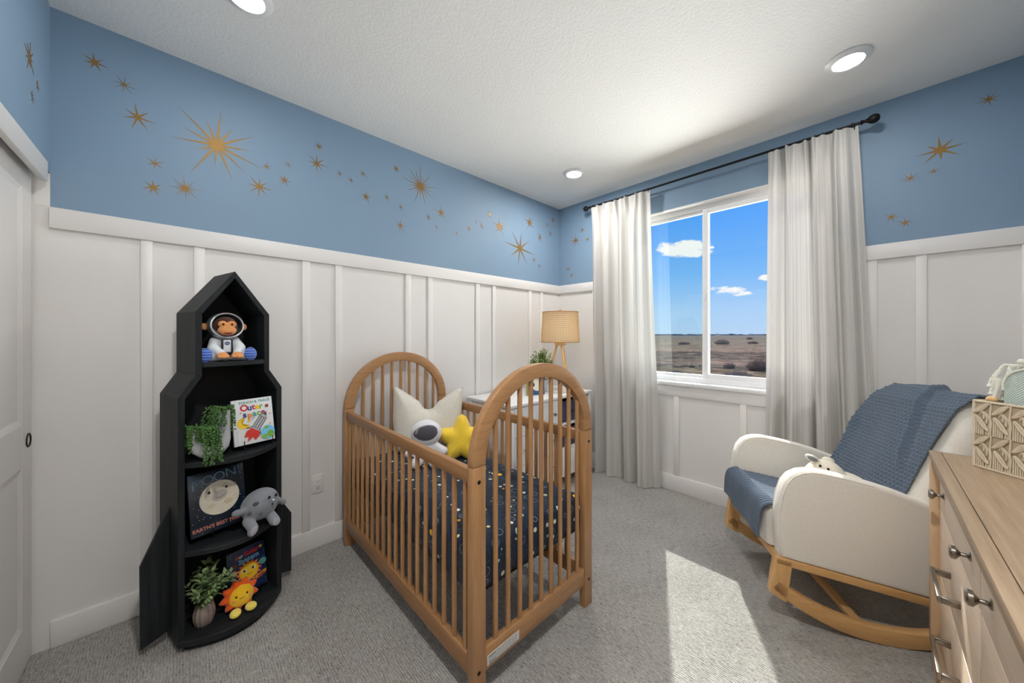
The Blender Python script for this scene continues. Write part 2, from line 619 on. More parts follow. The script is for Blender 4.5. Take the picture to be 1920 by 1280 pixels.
# ------------------------------------------------------------------ mesh helpers
class MB:
    def __init__(s):
        s.bm = bmesh.new()
        s.mi = 0

    def _mark(s, before):
        for f in s.bm.faces[before:] if False else list(s.bm.faces)[before:]:
            f.material_index = s.mi

    def face(s, vs):
        try:
            f = s.bm.faces.new(vs)
            f.material_index = s.mi
            return f
        except ValueError:
            return None

    def box(s, x0, x1, y0, y1, z0, z1, bev=0.0, seg=2, T=None):
        b = bmesh.new()
        bmesh.ops.create_cube(b, size=1.0)
        bmesh.ops.scale(b, vec=(abs(x1 - x0), abs(y1 - y0), abs(z1 - z0)), verts=b.verts)
        bmesh.ops.translate(b, vec=((x0 + x1) / 2, (y0 + y1) / 2, (z0 + z1) / 2), verts=b.verts)
        if bev:
            bmesh.ops.bevel(b, geom=list(b.edges), offset=bev, segments=seg, affect='EDGES', profile=.5)
        if T is not None:
            bmesh.ops.transform(b, matrix=T, verts=b.verts)
        s.add(b)

    def add(s, b):
        off = {}
        for v in b.verts:
            off[v] = s.bm.verts.new(v.co)
        for f in b.faces:
            nf = s.face([off[v] for v in f.verts])
        b.free()

    def ring(s, c, nrm, r, seg, up=None):
        n = Vector(nrm).normalized()
        a = n.orthogonal().normalized() if up is None else (Vector(up) - n * Vector(up).dot(n)).normalized()
        b = n.cross(a)
        if isinstance(r, (tuple, list)):
            ra, rb = r
        else:
            ra = rb = r
        return [s.bm.verts.new(Vector(c) + a * ra * math.cos(2 * PI * i / seg) + b * rb * math.sin(2 * PI * i / seg)) for i in range(seg)]

    def bridge(s, r0, r1):
        n = len(r0)
        for i in range(n):
            s.face([r0[i], r0[(i + 1) % n], r1[(i + 1) % n], r1[i]])

    def tube(s, pts, r, seg=10, cap=True, up=None, closed=False):
        pts = [Vector(p) for p in pts]
        rs = r if isinstance(r, list) else [r] * len(pts)
        rings = []
        n = len(pts)
        if up is None:
            d0 = (pts[1] - pts[0]).normalized()
            up = d0.orthogonal()
        up = Vector(up)
        for i, p in enumerate(pts):
            if closed:
                d = pts[(i + 1) % n] - pts[i - 1]
            else:
                d = pts[min(i + 1, n - 1)] - pts[max(i - 1, 0)]
            d.normalize()
            u = up - d * up.dot(d)
            if u.length < 1e-4:
                u = d.orthogonal()
            up = u.normalized()
            rings.append(s.ring(p, d, rs[i], seg, up))
        for i in range(n - 1):
            s.bridge(rings[i], rings[i + 1])
        if closed:
            s.bridge(rings[-1], rings[0])
        elif cap:
            s.face(list(reversed(rings[0])))
            s.face(rings[-1])

    def lathe(s, prof, c=(0, 0, 0), seg=28, flute=None, T=None):
        """prof: list of (radius, z)"""
        c = Vector(c)
        rings = []
        for r, z in prof:
            rg = []
            for i in range(seg):
                a = 2 * PI * i / seg
                k = 1 + (flute(a) if flute else 0)
                p = Vector((r * k * math.cos(a), r * k * math.sin(a), z))
                if T is not None:
                    p = T @ p
                rg.append(s.bm.verts.new(c + p))
            rings.append(rg)
        for i in range(len(rings) - 1):
            s.bridge(rings[i], rings[i + 1])
        s.face(list(reversed(rings[0])))
        s.face(rings[-1])

    def ell(s, c, r, rot=None, seg=20, rg=12):
        b = bmesh.new()
        bmesh.ops.create_uvsphere(b, u_segments=seg, v_segments=rg, radius=1.0)
        if isinstance(r, (int, float)):
            r = (r, r, r)
        m = Matrix.Translation(c) @ (Euler(rot).to_matrix().to_4x4() if rot else Matrix()) @ Matrix.Diagonal((*r, 1))
        bmesh.ops.transform(b, matrix=m, verts=b.verts)
        s.add(b)

    def prism(s, poly, d0, d1, f):
        """poly of 2D points extruded from depth d0 to d1; f(u, v, d) gives 3D"""
        a = [s.bm.verts.new(f(u, v, d0)) for u, v in poly]
        b = [s.bm.verts.new(f(u, v, d1)) for u, v in poly]
        s.face(list(reversed(a)))
        s.face(b)
        s.bridge(a, b)
        return a, b

    def band(s, outer, inner, d0, d1, f):
        """strip between two open polylines, extruded (an arch, a frame)"""
        o0 = [s.bm.verts.new(f(u, v, d0)) for u, v in outer]
        o1 = [s.bm.verts.new(f(u, v, d1)) for u, v in outer]
        i0 = [s.bm.verts.new(f(u, v, d0)) for u, v in inner]
        i1 = [s.bm.verts.new(f(u, v, d1)) for u, v in inner]
        for k in range(len(outer) - 1):
            s.face([o0[k], o0[k + 1], i0[k + 1], i0[k]])
            s.face([o1[k + 1], o1[k], i1[k], i1[k + 1]])
            s.face([o0[k + 1], o0[k], o1[k], o1[k + 1]])
            s.face([i0[k], i0[k + 1], i1[k + 1], i1[k]])
        for k in (0, -1):
            s.face([o0[k], i0[k], i1[k], o1[k]])

    def grid(s, P, closed_u=False):
        """P: numpy (nu, nv, 3)"""
        nu, nv = P.shape[:2]
        V = [[s.bm.verts.new(P[i, j]) for j in range(nv)] for i in range(nu)]
        for i in range(nu - (0 if closed_u else 1)):
            for j in range(nv - 1):
                s.face([V[i][j], V[(i + 1) % nu][j], V[(i + 1) % nu][j + 1], V[i][j + 1]])
        return V

    def bevel(s, off, seg=2, angle=40):
        bmesh.ops.recalc_face_normals(s.bm, faces=s.bm.faces)
        ed = [e for e in s.bm.edges if len(e.link_faces) == 2 and e.calc_face_angle(0) > math.radians(angle)]
        if ed:
            bmesh.ops.bevel(s.bm, geom=ed, offset=off, segments=seg, affect='EDGES', profile=.5, clamp_overlap=True)

    def build(s, name, mat, parent=None, smooth=35, label=None, recalc=True):
        if recalc:
            bmesh.ops.recalc_face_normals(s.bm, faces=s.bm.faces)
        me = bpy.data.meshes.new(name)
        s.bm.to_mesh(me)
        s.bm.free()
        mats = mat if isinstance(mat, (list, tuple)) else [mat]
        for m in mats:
            me.materials.append(m)
        if smooth:
            me.shade_smooth()
            if smooth < 180:
                me.set_sharp_from_angle(angle=math.radians(smooth))
        o = bpy.data.objects.new(name, me)
        COL.objects.link(o)
        if parent is not None:
            o.parent = parent
        if label:
            o['label'] = label
        return o


def thing(name, label, cat, loc=(0, 0, 0), rotz=0.0, group=None, rot=None):
    o = bpy.data.objects.new(name, None)
    o.empty_display_size = .1
    COL.objects.link(o)
    o.location = loc
    o.rotation_euler = rot if rot is not None else (0, 0, rotz)
    o['label'] = label
    o['category'] = cat
    if group:
        o['group'] = group
    return o


def tag(o, label, cat, group=None):
    o['label'] = label
    o['category'] = cat
    if group:
        o['group'] = group
    return o


def struct(o):
    o['kind'] = 'structure'
    return o


def cbox(name, x0, x1, y0, y1, z0, z1, mat, parent=None, bev=.002, label=None):
    m = MB()
    m.box(x0, x1, y0, y1, z0, z1, bev)
    return m.build(name, mat, parent, label=label)


def remesh(o, voxel, smooth_it=4):
    """fuse overlapping volumes of o into one continuous skin"""
    r = o.modifiers.new('r', 'REMESH')
    r.mode = 'VOXEL'
    r.voxel_size = voxel
    r.use_smooth_shade = True
    sm = o.modifiers.new('s', 'SMOOTH')
    sm.iterations = smooth_it
    sm.factor = .5
    dg = bpy.context.evaluated_depsgraph_get()
    me = bpy.data.meshes.new_from_object(o.evaluated_get(dg))
    mats = list(o.data.materials)
    o.modifiers.clear()
    old = o.data
    me.name = old.name
    o.data = me
    me.materials.clear()
    for k in mats:
        me.materials.append(k)
    me.shade_smooth()
    bpy.data.meshes.remove(old)
    return o


def blob(name, parts, mat, parent=None, voxel=.004, it=5, label=None):
    """parts: ('e', centre, radii, rot) ellipsoids or ('t', points, radii) limbs, fused into one body"""
    m = MB()
    for p in parts:
        if p[0] == 'e':
            m.ell(p[1], p[2], p[3] if len(p) > 3 else None)
        else:
            pts = [Vector(q) for q in p[1]]
            rs = p[2] if isinstance(p[2], list) else [p[2]] * len(pts)
            for a in range(len(pts) - 1):
                n = 6
                for k in range(n + 1):
                    f = k / n
                    m.ell(pts[a].lerp(pts[a + 1], f), rs[a] * (1 - f) + rs[a + 1] * f, None, 14, 8)
    o = m.build(name, mat, parent, label=label)
    return remesh(o, voxel, it)


def inflate(name, outline, thick, mat, f, parent=None, step=.008, power=.5, edge=None, label=None, wob=0.0):
    """soft cushion with the given 2D outline; f(u, v, w) places it; w grows to +-thick/2"""
    n = len(outline)
    pts = []
    for i in range(n):
        a = Vector(outline[i]); b = Vector(outline[(i + 1) % n])
        k = max(1, int((b - a).length / step))
        for j in range(k):
            pts.append(a.lerp(b, j / k))
    P = np.array([[p.x, p.y] for p in pts])
    nb = len(P)
    x0, y0 = P.min(0); x1, y1 = P.max(0)
    gx, gy = np.meshgrid(np.arange(x0, x1, step), np.arange(y0, y1, step))
    G = np.stack([gx.ravel(), gy.ravel()], 1)
    G = G + np.random.RandomState(3).uniform(-.15, .15, G.shape) * step
    # inside test
    inside = np.zeros(len(G), bool)
    j = nb - 1
    for i in range(nb):
        xi, yi = P[i]; xj, yj = P[j]
        c = ((yi > G[:, 1]) != (yj > G[:, 1])) & (G[:, 0] < (xj - xi) * (G[:, 1] - yi) / (yj - yi + 1e-12) + xi)
        inside ^= c
        j = i
    G = G[inside]
    A = P; B = np.roll(P, -1, 0)
    def dist(Q):
        d = np.full(len(Q), 1e9)
        for a, b in zip(A, B):
            ab = b - a
            t = np.clip(((Q - a) @ ab) / (ab @ ab + 1e-12), 0, 1)
            d = np.minimum(d, np.hypot(*(Q - (a + t[:, None] * ab)).T))
        return d
    d = dist(G)
    keep = d > step * .45
    G, d = G[keep], d[keep]
    D = edge if edge else d.max()
    h = thick / 2 * (1 - (1 - np.clip(d / D, 0, 1)) ** 2) ** power
    if wob:
        h = h * (1 + wob * np.sin(G[:, 0] * 60 + 2 * np.sin(G[:, 1] * 40)))
    allp = np.vstack([P, G])
    hh = np.concatenate([np.zeros(nb), h])
    res = delaunay_2d_cdt([Vector(p) for p in allp], [(i, (i + 1) % nb) for i in range(nb)], [], 1, 1e-6)
    vo, fo, src = res[0], res[2], res[3]
    m = MB()
    top, bot = [], []
    for i, v in enumerate(vo):
        k = src[i][0] if src[i] else 0
        hz = hh[k]
        t = m.bm.verts.new(f(v.x, v.y, hz))
        top.append(t)
        bot.append(t if hz == 0 else m.bm.verts.new(f(v.x, v.y, -hz)))
    for fc in fo:
        m.face([top[i] for i in fc])
        m.face([bot[i] for i in reversed(fc)])
    return m.build(name, mat, parent, smooth=180, label=label)


def text_polys(txt, size, bold=0.0, spacing=1.0, align='CENTER', depth=0.0):
    cu = bpy.data.curves.new('t', 'FONT')
    cu.body = txt
    cu.size = size
    cu.align_x = align
    cu.align_y = 'CENTER'
    cu.space_character = spacing
    cu.offset = bold
    cu.extrude = depth
    cu.resolution_u = 4
    o = bpy.data.objects.new('t', cu)
    COL.objects.link(o)
    dg = bpy.context.evaluated_depsgraph_get()
    dg.update()
    me = bpy.data.meshes.new_from_object(o.evaluated_get(dg))
    vs_ = [v.co.copy() for v in me.vertices]
    fs = [list(p.vertices) for p in me.polygons]
    bpy.data.objects.remove(o)
    bpy.data.curves.remove(cu)
    bpy.data.meshes.remove(me)
    return vs_, fs


class Art:
    """printed picture on a flat board: layers of 2D shapes, one mesh, several inks"""
    def __init__(s, f):
        s.m = MB()
        s.f = f
        s.inks = []
        s.layer = 0

    def ink(s, mat):
        if mat not in s.inks:
            s.inks.append(mat)
        s.m.mi = s.inks.index(mat)
        s.layer += 1
        return s.layer * .00012 + .0003

    def poly(s, pts, mat):
        w = s.ink(mat)
        vs_ = [s.m.bm.verts.new(s.f(u, v, w)) for u, v in pts]
        c = Vector((sum(p[0] for p in pts) / len(pts), sum(p[1] for p in pts) / len(pts)))
        cv = s.m.bm.verts.new(s.f(c.x, c.y, w))
        for i in range(len(vs_)):
            s.m.face([vs_[i], vs_[(i + 1) % len(vs_)], cv])

    def ellipse(s, c, ra, rb, mat, rot=0, n=28):
        s.poly([(c[0] + ra * math.cos(a) * math.cos(rot) - rb * math.sin(a) * math.sin(rot),
                 c[1] + ra * math.cos(a) * math.sin(rot) + rb * math.sin(a) * math.cos(rot)) for a in [2 * PI * i / n for i in range(n)]], mat)

    def line(s, pts, wd, mat):
        w = s.ink(mat)
        for (a, b) in zip(pts[:-1], pts[1:]):
            a, b = Vector(a), Vector(b)
            n = (b - a).normalized()
            n = Vector((-n.y, n.x)) * wd / 2
            s.m.face([s.m.bm.verts.new(s.f(p.x, p.y, w)) for p in (a - n, b - n, b + n, a + n)])

    def text(s, txt, c, size, mat, rot=0.0, bold=0.0, spacing=1.0):
        w = s.ink(mat)
        vs_, fs = text_polys(txt, size, bold, spacing)
        bv = []
        for p in vs_:
            u = c[0] + p.x * math.cos(rot) - p.y * math.sin(rot)
            v = c[1] + p.x * math.sin(rot) + p.y * math.cos(rot)
            bv.append(s.m.bm.verts.new(s.f(u, v, w)))
        for fc in fs:
            s.m.face([bv[i] for i in fc])

    def star(s, c, R, r, n, mat, rot=0):
        s.poly([(c[0] + (R if k % 2 == 0 else r) * math.cos(rot + PI * k / n), c[1] + (R if k % 2 == 0 else r) * math.sin(rot + PI * k / n)) for k in range(2 * n)], mat)

    def build(s, name, parent, label=None):
        return s.m.build(name, s.inks, parent, smooth=0, label=label, recalc=False)


def leaf(m, p, d, up, L, W):
    """one small folded leaf"""
    d = d.normalized()
    sd = d.cross(up)
    if sd.length < 1e-4:
        sd = d.orthogonal()
    sd.normalize()
    n = sd.cross(d)
    a = m.bm.verts.new(p)
    b = m.bm.verts.new(p + d * L * .5 + sd * W * .5 + n * W * .12)
    c = m.bm.verts.new(p + d * L)
    e = m.bm.verts.new(p + d * L * .5 - sd * W * .5 + n * W * .12)
    k = m.bm.verts.new(p + d * L * .5)
    m.face([a, b, k]); m.face([b, c, k]); m.face([c, e, k]); m.face([e, a, k])
# ================================================================== THE SETTING
T_W = .12      # wall thickness
RAIL_T, RAIL_B = 1.884, 1.795        # wainscot cap board


def wall_two_paint(name, boxes):
    """drywall painted white up to the wainscot rail and blue above it"""
    m = MB()
    for x0, x1, y0, y1, z0, z1 in boxes:
        m.mi = 1 if z0 >= RAIL_T - .02 else 0
        m.box(x0, x1, y0, y1, z0, z1)
    return struct(m.build(name, [M['wall_white'], M['wall_blue']], smooth=0))


ZS = RAIL_T - .01
wall_two_paint('wall_north', [(-.62, XE + T_W, YN, YN + T_W, -.02, ZS), (XW, XE + T_W, YN, YN + T_W, ZS, HC + .02)])
m = MB(); m.box(-.66, XW, YN, YN + T_W, ZS, HC + .02)
struct(m.build('trim_0', M['wall_white'], smooth=0))
# window wall with its opening
WY0, WY1, WZ0, WZ1 = .205, 1.705, .925, 2.42
wall_two_paint('wall_east', [
    (XE, XE + T_W, YS - T_W, WY0, -.02, ZS), (XE, XE + T_W, WY1, YN, -.02, ZS),
    (XE, XE + T_W, WY0, WY1, -.02, WZ0),
    (XE, XE + T_W, YS - T_W, WY0, ZS, HC + .02), (XE, XE + T_W, WY1, YN, ZS, HC + .02),
    (XE, XE + T_W, WY0, WY1, WZ1, HC + .02)])
# white drywall return lining the window opening
m = MB()
m.box(XE - .0005, XE + T_W, WY0 - .006, WY0 + .006, WZ0, WZ1)
m.box(XE - .0005, XE + T_W, WY1 - .006, WY1 + .006, WZ0, WZ1)
m.box(XE - .0005, XE + T_W, WY0, WY1, WZ1 - .006, WZ1 + .006)
struct(m.build('trim_1', M['white_paint'], smooth=0))
# closet wall: blue above the sliding doors
wall_two_paint('wall_west', [(XW - .10, XW, YS - T_W, YN, 2.03, HC + .02), (XW - .10, XW, YS - T_W, .2, -.02, ZS), (XW - .10, XW, YS - T_W, .2, ZS, 2.03)])
m = MB(); m.mi = 0
m.box(-.66, -.60, .1, YN + T_W, -.02, HC)
struct(m.build('wall_closet', M['wall_white'], smooth=0))
wall_two_paint('wall_south', [(-.62, XE + T_W, YS - T_W, YS, -.02, ZS), (-.62, XE + T_W, YS - T_W, YS, ZS, HC + .02)])
m = MB(); m.box(-.66, XE + T_W, YS - T_W, YN + T_W, -.12, 0)
struct(m.build('floor', M['carpet'], smooth=0))
m = MB(); m.box(-.66, XE + T_W, YS - T_W, YN + T_W, HC, HC + .12)
struct(m.build('ceiling', M['ceiling'], smooth=0))

tn = [1]


def trim(x0, x1, y0, y1, z0, z1, bev=.0025):
    tn[0] += 1
    return struct(cbox('trim_%d' % tn[0], x0, x1, y0, y1, z0, z1, M['white_paint'], bev=bev))


# wainscot on the star wall: cap rail and battens in pairs
trim(XW, XE, YN - .019, YN, RAIL_B, RAIL_T)
for a, b in ((-.149, -.108), (.038, .081), (.527, .570), (.716, .759), (1.205, 1.248), (1.394, 1.437), (1.868, 1.911), (2.060, 2.103), (2.545, 2.588), (2.724, 2.767)):
    trim(a, b, YN - .012, YN, .118, RAIL_B)
# wainscot on the window wall
trim(XE - .019, XE, YS, WY0, RAIL_B, RAIL_T)
trim(XE - .019, XE, WY1, YN - .019, RAIL_B, RAIL_T)
for a, b in ((1.949, 1.992), (-.021, .022), (-.214, -.171), (-.56, -.517)):
    trim(XE - .012, XE, a, b, .135, RAIL_B)
for a, b in ((1.135, 1.178), (.648, .691)):
    trim(XE - .012, XE, a, b, .135, .815)
trim(XE - .012, XE, WY0 - .06, WY1 + .06, .815, .905)     # board under the sill
trim(XW, XE - .019, YS, YS + .019, RAIL_B, RAIL_T)
# fascia hiding the closet track, and the jamb
trim(XW - .02, XW + .001, YS, YN - .036, 1.982, 2.066)
struct(cbox('baseboard_north', XW + .002, XE, YN - .015, YN, 0, .118, M['white_paint'], bev=.004))
struct(cbox('baseboard_east', XE - .015, XE, YS, YN - .015, 0, .135, M['white_paint'], bev=.004))
struct(cbox('baseboard_south', XW, XE - .015, YS, YS + .015, 0, .118, M['white_paint'], bev=.004))


# sliding closet doors with raised-edge panels
def closet_door(name, y0, y1, xf, pull_y=None):
    m = MB()
    z0, z1 = .012, 2.02
    m.box(xf - .03, xf - .006, y0, y1, z0, z1)
    st = .115
    # stiles and rails stand proud of the panel field
    def bar(a, b, c, d):
        m.box(xf - .008, xf, a, b, c, d, .002)
    bar(y0, y0 + st, z0, z1); bar(y1 - st, y1, z0, z1)
    bar(y0 + st, y1 - st, z0, .18); bar(y0 + st, y1 - st, .815, .985); bar(y0 + st, y1 - st, 1.925, z1)
    # sloped panel moulding
    for c, d in ((.18, .815), (.985, 1.925)):
        a, b = y0 + st, y1 - st
        o = [(a, c), (b, c), (b, d), (a, d)]
        i = [(a + .035, c + .035), (b - .035, c + .035), (b - .035, d - .035), (a + .035, d - .035)]
        for k in range(4):
            k2 = (k + 1) % 4
            q = [m.bm.verts.new((xf - .001, *o[k])), m.bm.verts.new((xf - .001, *o[k2])), m.bm.verts.new((xf - .0085, *i[k2])), m.bm.verts.new((xf - .0085, *i[k]))]
            m.face(q)
    d = struct(m.build(name, M['white_paint'], smooth=0))
    if pull_y is not None:
        p = MB()
        T = Matrix.Translation((xf + .001, pull_y, .911)) @ Matrix.Rotation(PI / 2, 4, 'Y')
        p.lathe([(.029, -.002), (.029, .002), (.026, .003), (.023, .0015), (.021, -.0015)], seg=32)
        bmesh.ops.transform(p.bm, matrix=T, verts=p.bm.verts)
        p.build('pull_handle', M['black_metal'], d, label='round black recessed pull')
    return d


closet_door('door_1', 1.20, YN - .012, -.458, 2.373)
closet_door('door_2', .12, 1.25, -.505)

# ------------------------------------------------------------------ window
FX0, FX1 = XE + .06, XE + .118       # depth of the vinyl frame


def frame_rect(m, y0, y1, z0, z1, w, x0, x1, bev=.004):
    m.box(x0, x1, y0, y0 + w, z0, z1, bev)
    m.box(x0, x1, y1 - w, y1, z0, z1, bev)
    m.box(x0, x1, y0 + w, y1 - w, z0, z0 + w, bev)
    m.box(x0, x1, y0 + w, y1 - w, z1 - w, z1, bev)


m = MB()
frame_rect(m, WY0, WY1, WZ0 + .012, WZ1, .04, FX0, FX1)
win = struct(m.build('window_1', M['white_lacquer'], smooth=0))
# fixed left light and sliding right sash that meet at the middle
m = MB(); frame_rect(m, .93, WY1 - .04, WZ0 + .05, WZ1 - .04, .028, FX0 + .034, FX0 + .052)
sl = m.build('left_sash', M['white_lacquer'], win, smooth=0)
m = MB(); frame_rect(m, WY0 + .04, .975, WZ0 + .05, WZ1 - .04, .042, FX0 + .004, FX0 + .030)
sr = m.build('right_sash', M['white_lacquer'], win, smooth=0)
m = MB(); m.box(FX0 + .041, FX0 + .045, .955, WY1 - .066, WZ0 + .076, WZ1 - .066)
m.build('pane', M['glass_green'], sl, smooth=0)
m = MB(); m.box(FX0 + .015, FX0 + .019, WY0 + .08, .935, WZ0 + .09, WZ1 - .08)
m.build('pane', M['glass'], sr, smooth=0)
m = MB(); m.box(FX0 - .001, FX0 + .006, .948, .962, 1.62, 1.68, .003)
m.build('sash_lock', M['white_lacquer'], sr)
m = MB(); m.box(XE - .028, XE + .075, WY0 - .03, WY1 + .03, WZ0 - .02, WZ0 + .012, .004)
m.build('window_sill', M['white_lacquer'], win)

# ------------------------------------------------------------------ recessed lamps


def downlight(x, y, label, power=1.0):
    t = thing('recessed_downlight', label, 'ceiling light', (x, y, HC), group='recessed ceiling lights')
    m = MB()
    m.lathe([(.06, .0), (.090, -.0005), (.090, -.005), (.086, -.007), (.066, -.015), (.062, -.016), (.058, -.012)], seg=48)
    m.build('trim_ring', M['white_lacquer'], t)
    m = MB()
    m.lathe([(.0, -.0195), (.03, -.0185), (.052, -.0172), (.0605, -.0145), (.058, -.006), (0, -.006)], seg=40)
    m.build('lamp_lens', make_emit('lit_downlight_lens', (1.0, 0.97, 0.93, 1), DOWNLIGHT * power), t)
    return t


downlight(2.45, 1.788, 'small round recessed downlight above the left curtain near the far corner', 1.7)
downlight(2.452, .085, 'large round recessed downlight on the ceiling to the right, above the rocking chair', .5)
downlight(.19, 1.79, 'recessed downlight cut off by the top edge, above the rocket bookcase', .45)
downlight(.19, .085, 'recessed downlight in the ceiling nearest the closet and the oak dresser', 3.6)

# ------------------------------------------------------------------ wall outlet
t = thing('wall_outlet', 'white double power outlet on the white panelling left of the crib', 'outlet', (.615, YN, .396))
m = MB(); m.box(-.036, .036, -.006, 0, -.058, .058, .003)
m.build('cover_plate', M['outlet_white'], t)
m = MB(); m.box(-.0165, .0165, -.0085, -.004, -.034, .034, .001)
rc = m.build('receptacle', M['outlet_white'], t)
m = MB()
for zc in (.018, -.018):
    m.box(-.0075, -.0055, -.0092, -.008, zc - .003, zc + .006)
    m.box(.0055, .0075, -.0092, -.008, zc - .002, zc + .005)
    m.tube([(0, -.0092, zc - .009), (0, -.008, zc - .009)], .0024, 8)
m.build('socket_slots', M['dark_slot'], rc, smooth=0)

# ------------------------------------------------------------------ gold stars stuck on the blue walls
#  (x or y, z, radius, points, fatness, label)
STAR_N = [
    (-.291, 2.571, .036, 7, .26, 'gold star decal with fat rays highest in the left corner of the long wall'),
    (-.202, 2.514, .036, 8, .13, 'thin spiky gold star decal just below the highest left star'),
    (-.159, 2.380, .055, 7, .20, 'medium gold star decal left of the great orange sunburst'),
    (.130, 2.357, .185, 14, .13, 'largest gold sunburst star decal on the long blue wall'),
    (-.101, 2.180, .032, 6, .18, 'small gold star decal above the fat lower-left star'),
    (-.107, 2.059, .034, 7, .28, 'fat little gold star decal lowest at the left, just above the white rail'),
    (.005, 2.088, .058, 16, .16, 'round spiky gold burst decal below the great sunburst'),
    (.314, 2.188, .060, 8, .19, 'medium eight-pointed gold star decal lower right of the great sunburst'),
    (.349, 2.315, .023, 6, .2, 'tiny gold star decal above the medium eight-pointed star'),
    (.456, 2.362, .022, 8, .12, 'tiny thin gold star decal above the small seven-pointed one'),
    (.437, 2.265, .030, 7, .26, 'small fat gold star decal right of the medium eight-pointed star'),
    (.622, 2.534, .028, 8, .2, 'small gold star decal straight above a bigger gold star'),
    (.610, 2.422, .053, 8, .2, 'medium gold star decal straight below a small one, mid wall'),
    (.746, 2.403, .024, 6, .15, 'first of three small gold stars in a row right of the mid-wall pair'),
    (.819, 2.381, .021, 7, .18, 'lowest and middle of three small gold stars in a row'),
    (.897, 2.451, .028, 8, .16, 'right-hand and highest of three small gold stars in a row'),
    (1.136, 2.566, .029, 7, .25, 'small gold star decal upper left of the tall spiked burst'),
    (1.332, 2.494, .138, 18, .14, 'big dark-gold spiked burst decal in the middle right of the long wall'),
    (.917, 2.296, .042, 10, .18, 'gold star decal below the row of three small stars'),
    (1.065, 2.334, .025, 7, .18, 'tiny gold star decal lower left of the big spiked burst'),
    (1.171, 2.291, .024, 8, .15, 'tiny gold star decal right above a lower medium star'),
    (1.168, 2.153, .042, 8, .2, 'small gold star decal lowest on the wall, below the big spiked burst'),
    (1.518, 2.334, .053, 10, .18, 'gold star decal with long top ray lower right of the big spiked burst'),
    (1.403, 2.268, .026, 8, .17, 'tiny gold star decal left of the long-rayed star'),
    (1.477, 2.208, .020, 6, .15, 'pin-sized gold star decal below the long-rayed star'),
    (1.670, 2.198, .020, 6, .15, 'pin-sized gold star decal first of a faint trail going right'),
    (1.800, 2.262, .031, 9, .18, 'small gold star decal second in the faint trail'),
    (1.876, 2.336, .017, 6, .2, 'speck-like gold star decal highest in the faint trail'),
    (1.942, 2.316, .031, 8, .13, 'small thin gold star decal beside the bright ten-pointed star'),
    (2.032, 2.441, .040, 10, .15, 'small gold star decal upper left of the bright ten-pointed star'),
    (2.154, 2.359, .078, 10, .22, 'bright ten-pointed gold star decal left of the dark star of the far corner'),
    (2.427, 2.200, .185, 8, .14, 'largest dark gold star decal near the far corner'),
    (2.566, 2.490, .074, 9, .2, 'dark gold star decal above the largest star of the far corner'),
    (2.728, 2.370, .046, 8, .2, 'small dark star decal right of the largest corner star'),
    (2.845, 2.524, .023, 6, .2, 'middle left of three tiny dark stars by the far corner'),
    (2.939, 2.603, .036, 6, .25, 'top one of three tiny dark stars by the far corner'),
    (2.899, 2.444, .029, 6, .22, 'bottom one of three tiny dark stars by the far corner'),
    (2.633, 2.119, .034, 6, .18, 'upper of two tiny stars below the largest corner star'),
    (2.716, 2.067, .028, 6, .2, 'lower of two tiny stars below the largest corner star'),
]
STAR_E = [
    (2.207, 2.353, .064, 8, .2, 'dark gold star decal on the window wall left of the curtain'),
    (2.118, 2.447, .034, 6, .2, 'small star decal beside the left curtain, upper right of a dark gold eight-pointed one'),
    (2.053, 2.335, .033, 6, .2, 'small star decal touching the edge of the left curtain'),
    (2.304, 2.061, .035, 6, .2, 'upper of two tiny stars low in the far corner by the left curtain'),
    (2.259, 1.983, .030, 6, .2, 'lower of two tiny stars low in the far corner by the left curtain'),
    (-.421, 2.573, .034, 8, .2, 'gold star decal at the top right edge, high on the window wall'),
    (-.261, 2.370, .066, 8, .26, 'big eight-pointed gold star decal right of the right curtain'),
    (-.238, 2.259, .019, 7, .2, 'tiny star decal just below the big eight-pointed star'),
    (-.152, 2.248, .033, 8, .16, 'thin star decal lower left of the big eight-pointed star'),
    (-.078, 2.041, .030, 7, .2, 'left of two star decals above the rail beside the right curtain'),
    (-.133, 1.994, .030, 7, .2, 'right of two star decals above the rail beside the right curtain'),
]
STAR_W = [
    (2.155, 2.366, .062, 9, .2, 'dark star decal seen edge-on above the closet door'),
    (2.251, 2.313, .020, 7, .2, 'small upper star decal below the big one above the closet'),
    (2.186, 2.236, .020, 7, .2, 'small lower star decal below the big one above the closet'),
]


def star_decal(f, R, n, fat, label, seed, squash=1.0):
    rnd = random.Random(seed)
    m = MB()
    pts = []
    a0 = PI / 2 + rnd.uniform(-.15, .15)
    for k in range(2 * n):
        a = a0 + PI * k / n
        if k % 2 == 0:
            if n <= 8:
                r = R * rnd.uniform(.85, 1.25)
            else:
                r = R * (rnd.uniform(.95, 1.2) if (k // 2) % 2 == 0 else rnd.uniform(.55, .85))
        else:
            r = R * fat * (.9 if n <= 8 else 1.12)
        pts.append((r * math.cos(a) * squash, r * math.sin(a)))
    m.prism(pts, .0003, .0011, lambda u, v, d: Vector(f(u, v, d)))
    for fc in [fc for fc in m.bm.faces if len(fc.verts) > 4]:
        bmesh.ops.poke(m.bm, faces=[fc])
    o = m.build('wall_star_decal', M['gold'], smooth=0)
    tag(o, label, 'wall sticker', 'star stickers on the blue walls')
    return o


for i, (x, z, R, n, fat, lab) in enumerate(STAR_N):
    o = star_decal(lambda u, v, d: (u, -d, v), R, n, fat, lab, i)
    o.location = (x, YN, z)
for i, (y, z, R, n, fat, lab) in enumerate(STAR_E):
    o = star_decal(lambda u, v, d: (-d, -u, v), R, n, fat, lab, 100 + i, 1.15)
    o.location = (XE, y, z)
for i, (y, z, R, n, fat, lab) in enumerate(STAR_W):
    o = star_decal(lambda u, v, d: (d, u, v), R, n, fat, lab, 200 + i)
    o.location = (XW, y, z)


